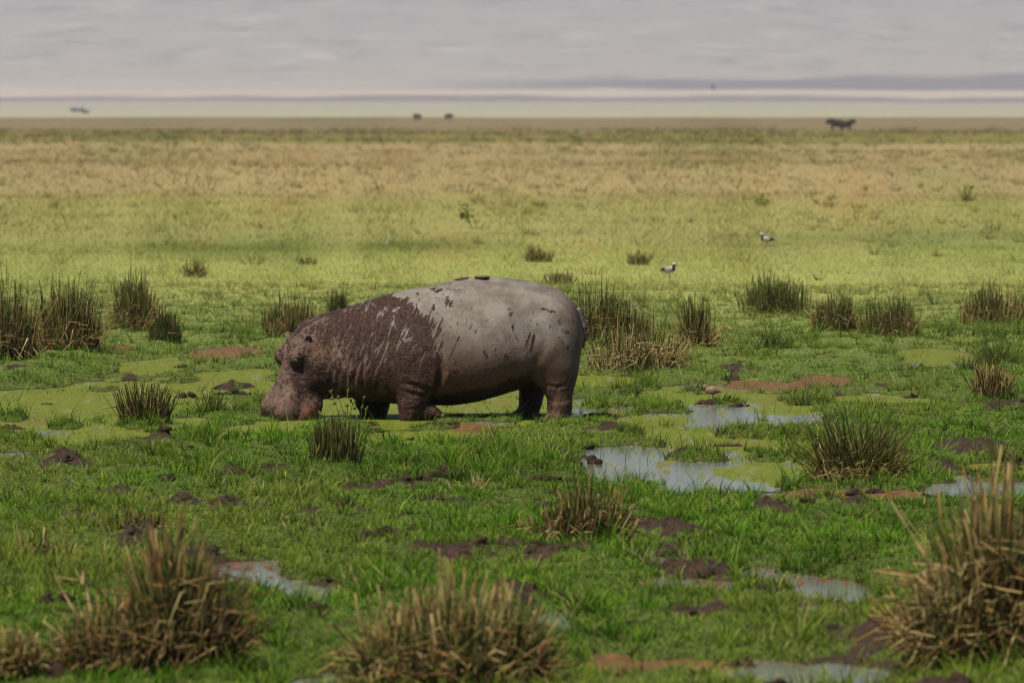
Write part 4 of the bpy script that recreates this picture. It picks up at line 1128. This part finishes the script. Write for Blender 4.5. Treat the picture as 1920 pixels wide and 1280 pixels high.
CLODS = [  # px: centre x, base y, width, height, label
    (1066, 916, 62, 34, "rounded dark clod at the left end of the pale pond"),
    (1018, 922, 70, 20, "flat dark clod left of the rounded one at the pale pond"),
    (1010, 968, 34, 52, "small pointed cone of mud behind the near straw tussock"),
    (840, 912, 100, 32, "long broken ridge of mud beside the bleached dry tuft"),
    (790, 918, 50, 18, "low crumb of mud at the left end of the long broken ridge"),
    (440, 912, 80, 26, "wide broken clod in the left grass beside a thin green strip of water"),
    (312, 924, 40, 24, "lumpy clod in the left grass, left of the wide broken one"),
    (205, 928, 50, 14, "flat clod at the end of the thin green strip of water"),
    (912, 846, 74, 26, "rough clod in the grass below the hippo's belly"),
    (718, 1034, 84, 28, "straight edged slab of mud in the near grass"),
    (768, 1002, 36, 26, "round clod behind the straight edged slab"),
    (1104, 872, 50, 24, "brown clod on the bank at the head of the pale pond"),
    (1080, 844, 70, 14, "low muddy lip above the head of the pale pond"),
    (351, 748, 42, 22, "smooth hump of mud in the green pond left of the hippo's muzzle"),
    (440, 742, 84, 16, "long low hump of mud just left of the hippo's muzzle"),
    (215, 700, 22, 14, "small round clod at the near edge of the left reeds"),
    (340, 692, 34, 14, "clod on the grass strip between two green ponds"),
    (1332, 760, 56, 16, "flat clod carrying the small brown wader"),
    (1370, 752, 40, 16, "reddish clod right of the small brown wader"),
    (1388, 764, 44, 12, "grey clod in the milky water right of the small brown wader"),
    (1268, 757, 26, 10, "small clod at the left of the milky water"),
    (1120, 780, 60, 10, "low clod just right of the hippo's hind foot"),
    (1050, 786, 44, 12, "churned mud round the hippo's near hind foot"),
    (998, 782, 54, 12, "churned mud round the hippo's far hind foot"),
    (1725, 694, 46, 14, "clod beside the small far pond on the right"),
    (1708, 748, 24, 16, "dark clod on the green strip at the right"),
    (1890, 884, 66, 20, "dark clod near the right edge beside a green puddle"),
    (1640, 926, 50, 16, "clod below the large arching tussock at the rusty puddle"),
    (1255, 1044, 60, 24, "clod in the near grass right of the straw tussock"),
    (1365, 838, 66, 8, "thin bar of mud in the pale pond"),
    (700, 812, 40, 8, "flat bar of mud in front of the hippo's planted front foot"),
    (772, 827, 24, 9, "small clod on the green strip in front of the hippo"),
    (20, 806, 60, 18, "torn clod at the left edge in the green pond"),
    (90, 760, 30, 5, "thin bar of mud floating in the left green pond"),
    (1430, 1120, 56, 14, "dark clod between the two rusty puddles at the right"),
    (1390, 1250, 60, 30, "dark bank of mud at the bottom right pond"),
    (110, 1160, 80, 26, "dark clod behind the big brown tussock at the left"),
    (590, 1180, 70, 24, "soft blurred clod left of the bottom centre tussock"),
    (1190, 1195, 60, 20, "blurred clod in the near grass above the bottom pond"),
    (1050, 1140, 80, 34, "shaggy dark clod right of the bottom centre tussock"),
]
for i, (px, py, w, h, label) in enumerate(CLODS):
    p = at(px, py - 2); s = ppm(p); z = float(height(p[0], p[1]))
    o = obj("mud_clod", clod_mesh(w / s, max(.6 * w / s, .12), h / s, 40 + i), loc=(p[0], p[1], max(z, 0.0) - 0.2 * h / s))
    o.rotation_euler = (0, 0, 0.4 * math.sin(i * 7))
    tag(o, label, "mud clod", "clods of mud in the marsh")

def crumbs():
    rng = np.random.default_rng(77)
    protos = []
    for k in range(4):
        me = clod_mesh(.14, .14, .06, 400 + k, "crumb", .42)
        v = np.zeros(len(me.vertices) * 3, np.float32); me.vertices.foreach_get("co", v)
        q = np.zeros(len(me.loops), np.int32); me.loops.foreach_get("vertex_index", q)
        protos.append((v.reshape(-1, 3), q.reshape(-1, 4))); bpy.data.meshes.remove(me)
    x, y = scatter(30, 66, 9.0, rng)
    m = mud_mask(x, y)[0]; z = height(x, y)
    k = (m > 0.45) & (z > -0.03); x, y, z = x[k], y[k], z[k]
    Vs, Qs = [], []; o = 0
    for i in range(min(len(x), 700)):
        v, q = protos[i % 4]; a = rng.uniform(0, 6.28); s = rng.uniform(.35, 1.3)
        c, sn = math.cos(a) * s, math.sin(a) * s
        w = np.stack([v[:, 0] * c - v[:, 1] * sn + x[i], v[:, 0] * sn + v[:, 1] * c + y[i], v[:, 2] * s + z[i] - .01], -1)
        Vs.append(w); Qs.append(q + o); o += len(v)
    obj("mud_crumbs", mesh_quads("mud_crumbs", np.concatenate(Vs), np.concatenate(Qs), M_MUD), kind='stuff')
crumbs()

# ------------------------------------------------------------------ birds
M_BIRD = col_mat("feathers", .7, .2, 60, .3, .004, .15)
M_HIDE = col_mat("dark_hide", .75, .2, 4, .2, .02, .2)
M_HORN = col_mat("horn_and_bill", .4, .4)
def shape(name, parent, prims, lo, hi, h, mat, colf, k=.01):
    f = Field(lo, hi, h)
    for p in prims:
        kk = p[-1] if isinstance(p[-1], tuple) and p[-1][0] == 'k' else ('k', k)
        f.add(f.ell(*p[1:3]) if p[0] == 'e' else f.cone(*p[1:5]), kk[1])
    v, q = f.mesh()
    return obj(name, mesh_quads(name, v, q, mat, colf(v)), parent)
def const(c): return lambda v: np.tile(np.array(c, float), (len(v), 1))

def plover(px, py, turn, label, raised):
    p = at(px, py); p[2] = float(height(p[0], p[1]))
    r = empty("plover", p, label, "bird", "plovers on the lime grass", turn)
    def colf(v):
        c = np.tile(np.array((.26, .23, .25)), (len(v), 1))                 # grey back
        c[(v[:, 2] < .135) & (v[:, 0] > -.1)] = (.36, .34, .31)              # pale belly
        br = (v[:, 0] > .04) & (v[:, 2] > .14) & (v[:, 2] < .215); c[br] = (.015, .014, .016)
        bk = (v[:, 0] < .045) & (v[:, 2] > .185) & (v[:, 2] < .25) & (v[:, 0] > -.02); c[bk] = (.36, .34, .32)
        c[(v[:, 2] >= .215) & (v[:, 0] > .045)] = (.02, .018, .02)
        c[v[:, 2] > .262] = (.50, .49, .46)                                  # white crown
        c[v[:, 0] < -.155] = (.02, .02, .02)
        wing = (np.abs(v[:, 1]) > .040) & (v[:, 0] < .02) & (v[:, 0] > -.15) & (v[:, 2] > .15); c[wing] = (.14, .10, .10)
        return c
    shape("body", r, [('e', (-.02, 0, .155), (.115, .062, .062)), ('c', (-.08, 0, .16), (-.19, 0, .145), .04, .014), ('c', (.06, 0, .175), (.075, 0, .245), .045, .028), ('e', (.085, 0, .262), (.034, .028, .028))],
          (-.24, -.09, .06), (.16, .09, .32), .007, M_BIRD, colf, .02)
    shape("bill", r, [('c', (.112, 0, .259), (.148, 0, .255), .009, .004)], (.09, -.02, .23), (.16, .02, .28), .004, M_HORN, const((.015, .014, .014)))
    for s in (-1, 1):
        shape("leg", r, [('c', (.0, .022 * s, .11), (-.012, .022 * s, .055), .008, .006), ('c', (-.012, .022 * s, .055), (.004, .022 * s, .0), .006, .006), ('c', (.004, .022 * s, .0), (.035, .022 * s, -.002), .006, .004)],
              (-.04, .022 * s - .02, -.02), (.06, .022 * s + .02, .13), .004, M_HORN, const((.03, .025, .025)))
        shape("wing", r, [('e', (-.06, .055 * s, .165), (.10, .016, .045))], (-.18, .055 * s - .03, .10), (.06, .055 * s + .03, .23), .006, M_BIRD, lambda v: np.where((v[:, 0] < -.09)[:, None], np.array((.02, .02, .02)), np.array((.26, .23, .25))))
    r.scale = (raised,) * 3
plover(1256, 534, R(-8), "black and white plover facing right in the lime grass", .95)
plover(1436, 476, R(172), "black and white plover facing left farther out in the grass", 1.05)

def wader():
    p = at(1335, 757); z = max(float(height(p[0], p[1])), 0.0) + .06
    r = empty("wader", (p[0], p[1], z), "small brown wader with a long bill on a flat mud clod", "bird", None, R(180))
    def colf(v):
        n = n3(v[:, 0] * 60, v[:, 1] * 60, v[:, 2] * 60, 1)[:, None]
        c = np.array((.20, .135, .085)) * (1 + .6 * n); c[v[:, 2] < .062] = (.38, .32, .26)
        return c
    shape("body", r, [('e', (0, 0, .085), (.075, .042, .045)), ('c', (-.05, 0, .085), (-.10, 0, .07), .026, .010), ('c', (.045, 0, .10), (.070, 0, .125), .026, .020), ('e', (.080, 0, .132), (.024, .019, .019))],
          (-.14, -.06, .02), (.13, .06, .17), .0055, M_BIRD, colf, .014)
    shape("bill", r, [('c', (.098, 0, .128), (.155, 0, .092), .006, .003)], (.08, -.015, .07), (.175, .015, .15), .0035, M_HORN, const((.03, .024, .02)))
    for s in (-1, 1):
        shape("leg", r, [('c', (.0, .016 * s, .05), (-.008, .016 * s, .022), .006, .005), ('c', (-.008, .016 * s, .022), (.002, .016 * s, -.02), .005, .004)], (-.03, .016 * s - .02, -.04), (.03, .016 * s + .02, .07), .0035, M_HORN, const((.12, .10, .05)))
wader()

# ------------------------------------------------------------------ wildebeest far out on the plain
def wildebeest(px, py, turn, label, sc=1.0, up=0.0, lie=False):
    p = at(px, py); z = float(height(p[0], p[1])); s = p[1] / 700
    p = np.array([p[0], p[1], z])
    r = empty("wildebeest", p, label, "wildebeest", "wildebeest on the far plain", turn)
    lz = 0 if not lie else -.62
    hz_ = up
    pr = [('e', (-.1, 0, 1.0), (.66, .28, .44)), ('e', (.42, 0, 1.12), (.34, .27, .46)), ('e', (-.55, 0, 1.0), (.30, .26, .40)),
          ('c', (.62, 0, 1.2), (.98, 0, 1.05 + hz_), .20, .14), ('c', (.98, 0, 1.08 + hz_), (1.18, 0, .72 + hz_), .13, .09)]
    for x0, s_ in ((.42, -.14), (.46, .14)):
        pr += [('c', (x0, s_, .9), (x0 + .02, s_, .45), .13, .09), ('c', (x0 + .02, s_, .45), (x0, s_, .02), .09, .07)]
    for x0, s_ in ((-.62, -.14), (-.56, .14)):
        pr += [('c', (x0, s_, .95), (x0 + .06, s_, .58), .15, .075), ('c', (x0 + .06, s_, .58), (x0 - .08, s_, .42), .07, .055), ('c', (x0 - .08, s_, .42), (x0 - .04, s_, .02), .055, .045)]
    def colf(v):
        c = np.tile(np.array((.028, .017, .018)), (len(v), 1)); c[v[:, 0] > .9] = (.012, .009, .009)
        return c
    shape("body", r, pr, (-1.0, -.42, -.1), (1.45, .42, 1.75), .035, M_HIDE, colf, .08)
    for q in (-1, 1):
        shape("horn", r, [('c', (.98, .08 * q, 1.2 + hz_), (.98, .26 * q, 1.16 + hz_), .05, .04), ('c', (.98, .26 * q, 1.16 + hz_), (1.0, .30 * q, 1.38 + hz_), .04, .015)],
              (.85, min(.02 * q, .40 * q), 1.0 + hz_), (1.12, max(.02 * q, .40 * q), 1.5 + hz_), .025, M_HORN, const((.02, .018, .016)))
    shape("tail", r, [('c', (-.80, 0, 1.08), (-.88, 0, .75), .04, .03), ('c', (-.88, 0, .75), (-.86, 0, .38), .05, .06)], (-1.05, -.15, .2), (-.7, .15, 1.25), .03, M_HIDE, const((.012, .010, .010)))
    shape("mane", r, [('c', (.30, 0, 1.42), (.92, 0, 1.25 + hz_), .05, .05), ('c', (.7, 0, 1.0), (1.0, 0, .82 + hz_), .05, .07)], (.1, -.14, .6), (1.2, .14, 1.75), .03, M_HIDE, const((.010, .008, .008)))
    r.scale = (sc,) * 3
wildebeest(1568, 247, R(180), "dark wildebeest facing left on the far plain", 1.25, .18)
wildebeest(1587, 249, R(8), "dark wildebeest facing right behind the left facing one", 1.05, .42)
wildebeest(783, 227, R(150), "tiny dark wildebeest left of its twin on the pale skyline strip", 1.3)
wildebeest(841, 227, R(25), "tiny dark wildebeest right of its twin on the pale skyline strip", 1.3)

# ------------------------------------------------------------------ scrub far off on the pale flats
def bush(px, d, w, h, label, col):
    x = (px - 960) / F_PX * d; z = float(height(x, d)); rng = np.random.default_rng(int(px))
    r = empty("bush", (x, d, z), label, "bush", None)
    n = 420
    c = rng.normal(0, 1, (n, 3)); c /= np.linalg.norm(c, axis=1, keepdims=True); c *= rng.random(n)[:, None] ** .4
    lobes = rng.uniform(-.5, .5, (5, 3)) * np.array((w, w * .6, h * .4)); c = c * np.array((w * .28, w * .3, h * .34)) + lobes[rng.integers(0, 5, n)] + np.array((0, 0, h * .55))
    u = rng.normal(0, .09 * h, (n, 3)); v = rng.normal(0, .09 * h, (n, 3))
    V = np.stack([c - u - v, c + u - v, c + u + v, c - u + v], 1).reshape(-1, 3)
    obj("crown", mesh_quads("crown", V, np.arange(4 * n).reshape(-1, 4), M_STEM, np.repeat(np.array(col) * rng.uniform(.7, 1.3, (n, 1)), 4, 0)), r)
    P, rad, C = stems(6, w * .1, h * .6, .06, rng, .5, 1, .03, 0, (.7, 1), BROWN)
    vv, q, cc = tubes(P, rad, C, 4, rng); obj("trunk", mesh_quads("trunk", vv, q, M_STEM, cc), r)
bush(146, 3600, 7, 2.8, "bluish bush, larger of two on the pale flats at the left", (.13, .14, .17))
bush(160, 3300, 4, 1.7, "small dark bush just right of the bluish one on the pale flats", (.12, .11, .12))
bush(1335, 7600, 5, 7, "tiny lone tree in the pale strip between the two dark far bands", (.16, .16, .18))

# ------------------------------------------------------------------ the hazy air
def haze():
    t = NT("haze_air"); t.t.nodes.remove(t.b)
    v = t.n("ShaderNodeVolumePrincipled"); v.inputs["Color"].default_value = (.60, .685, .87, 1)
    v.inputs["Density"].default_value = 0.00009; v.inputs["Anisotropy"].default_value = 0.2
    t.l(v.outputs[0], t.out.inputs["Volume"])
    x, y0, y1, z0, z1 = 9300, -3300, 14300, -3.0, 640.0
    V = np.array([(sx * x, y, z) for z in (z0, z1) for y in (y0, y1) for sx in (-1, 1)], float)
    Q = np.array([(0, 2, 3, 1), (4, 5, 7, 6), (0, 1, 5, 4), (2, 6, 7, 3), (0, 4, 6, 2), (1, 3, 7, 5)])
    me = mesh_quads("haze", V, Q, t.m); me.polygons.foreach_set("use_smooth", np.zeros(6, dtype=bool))
    obj("haze", me, kind='stuff')
haze()
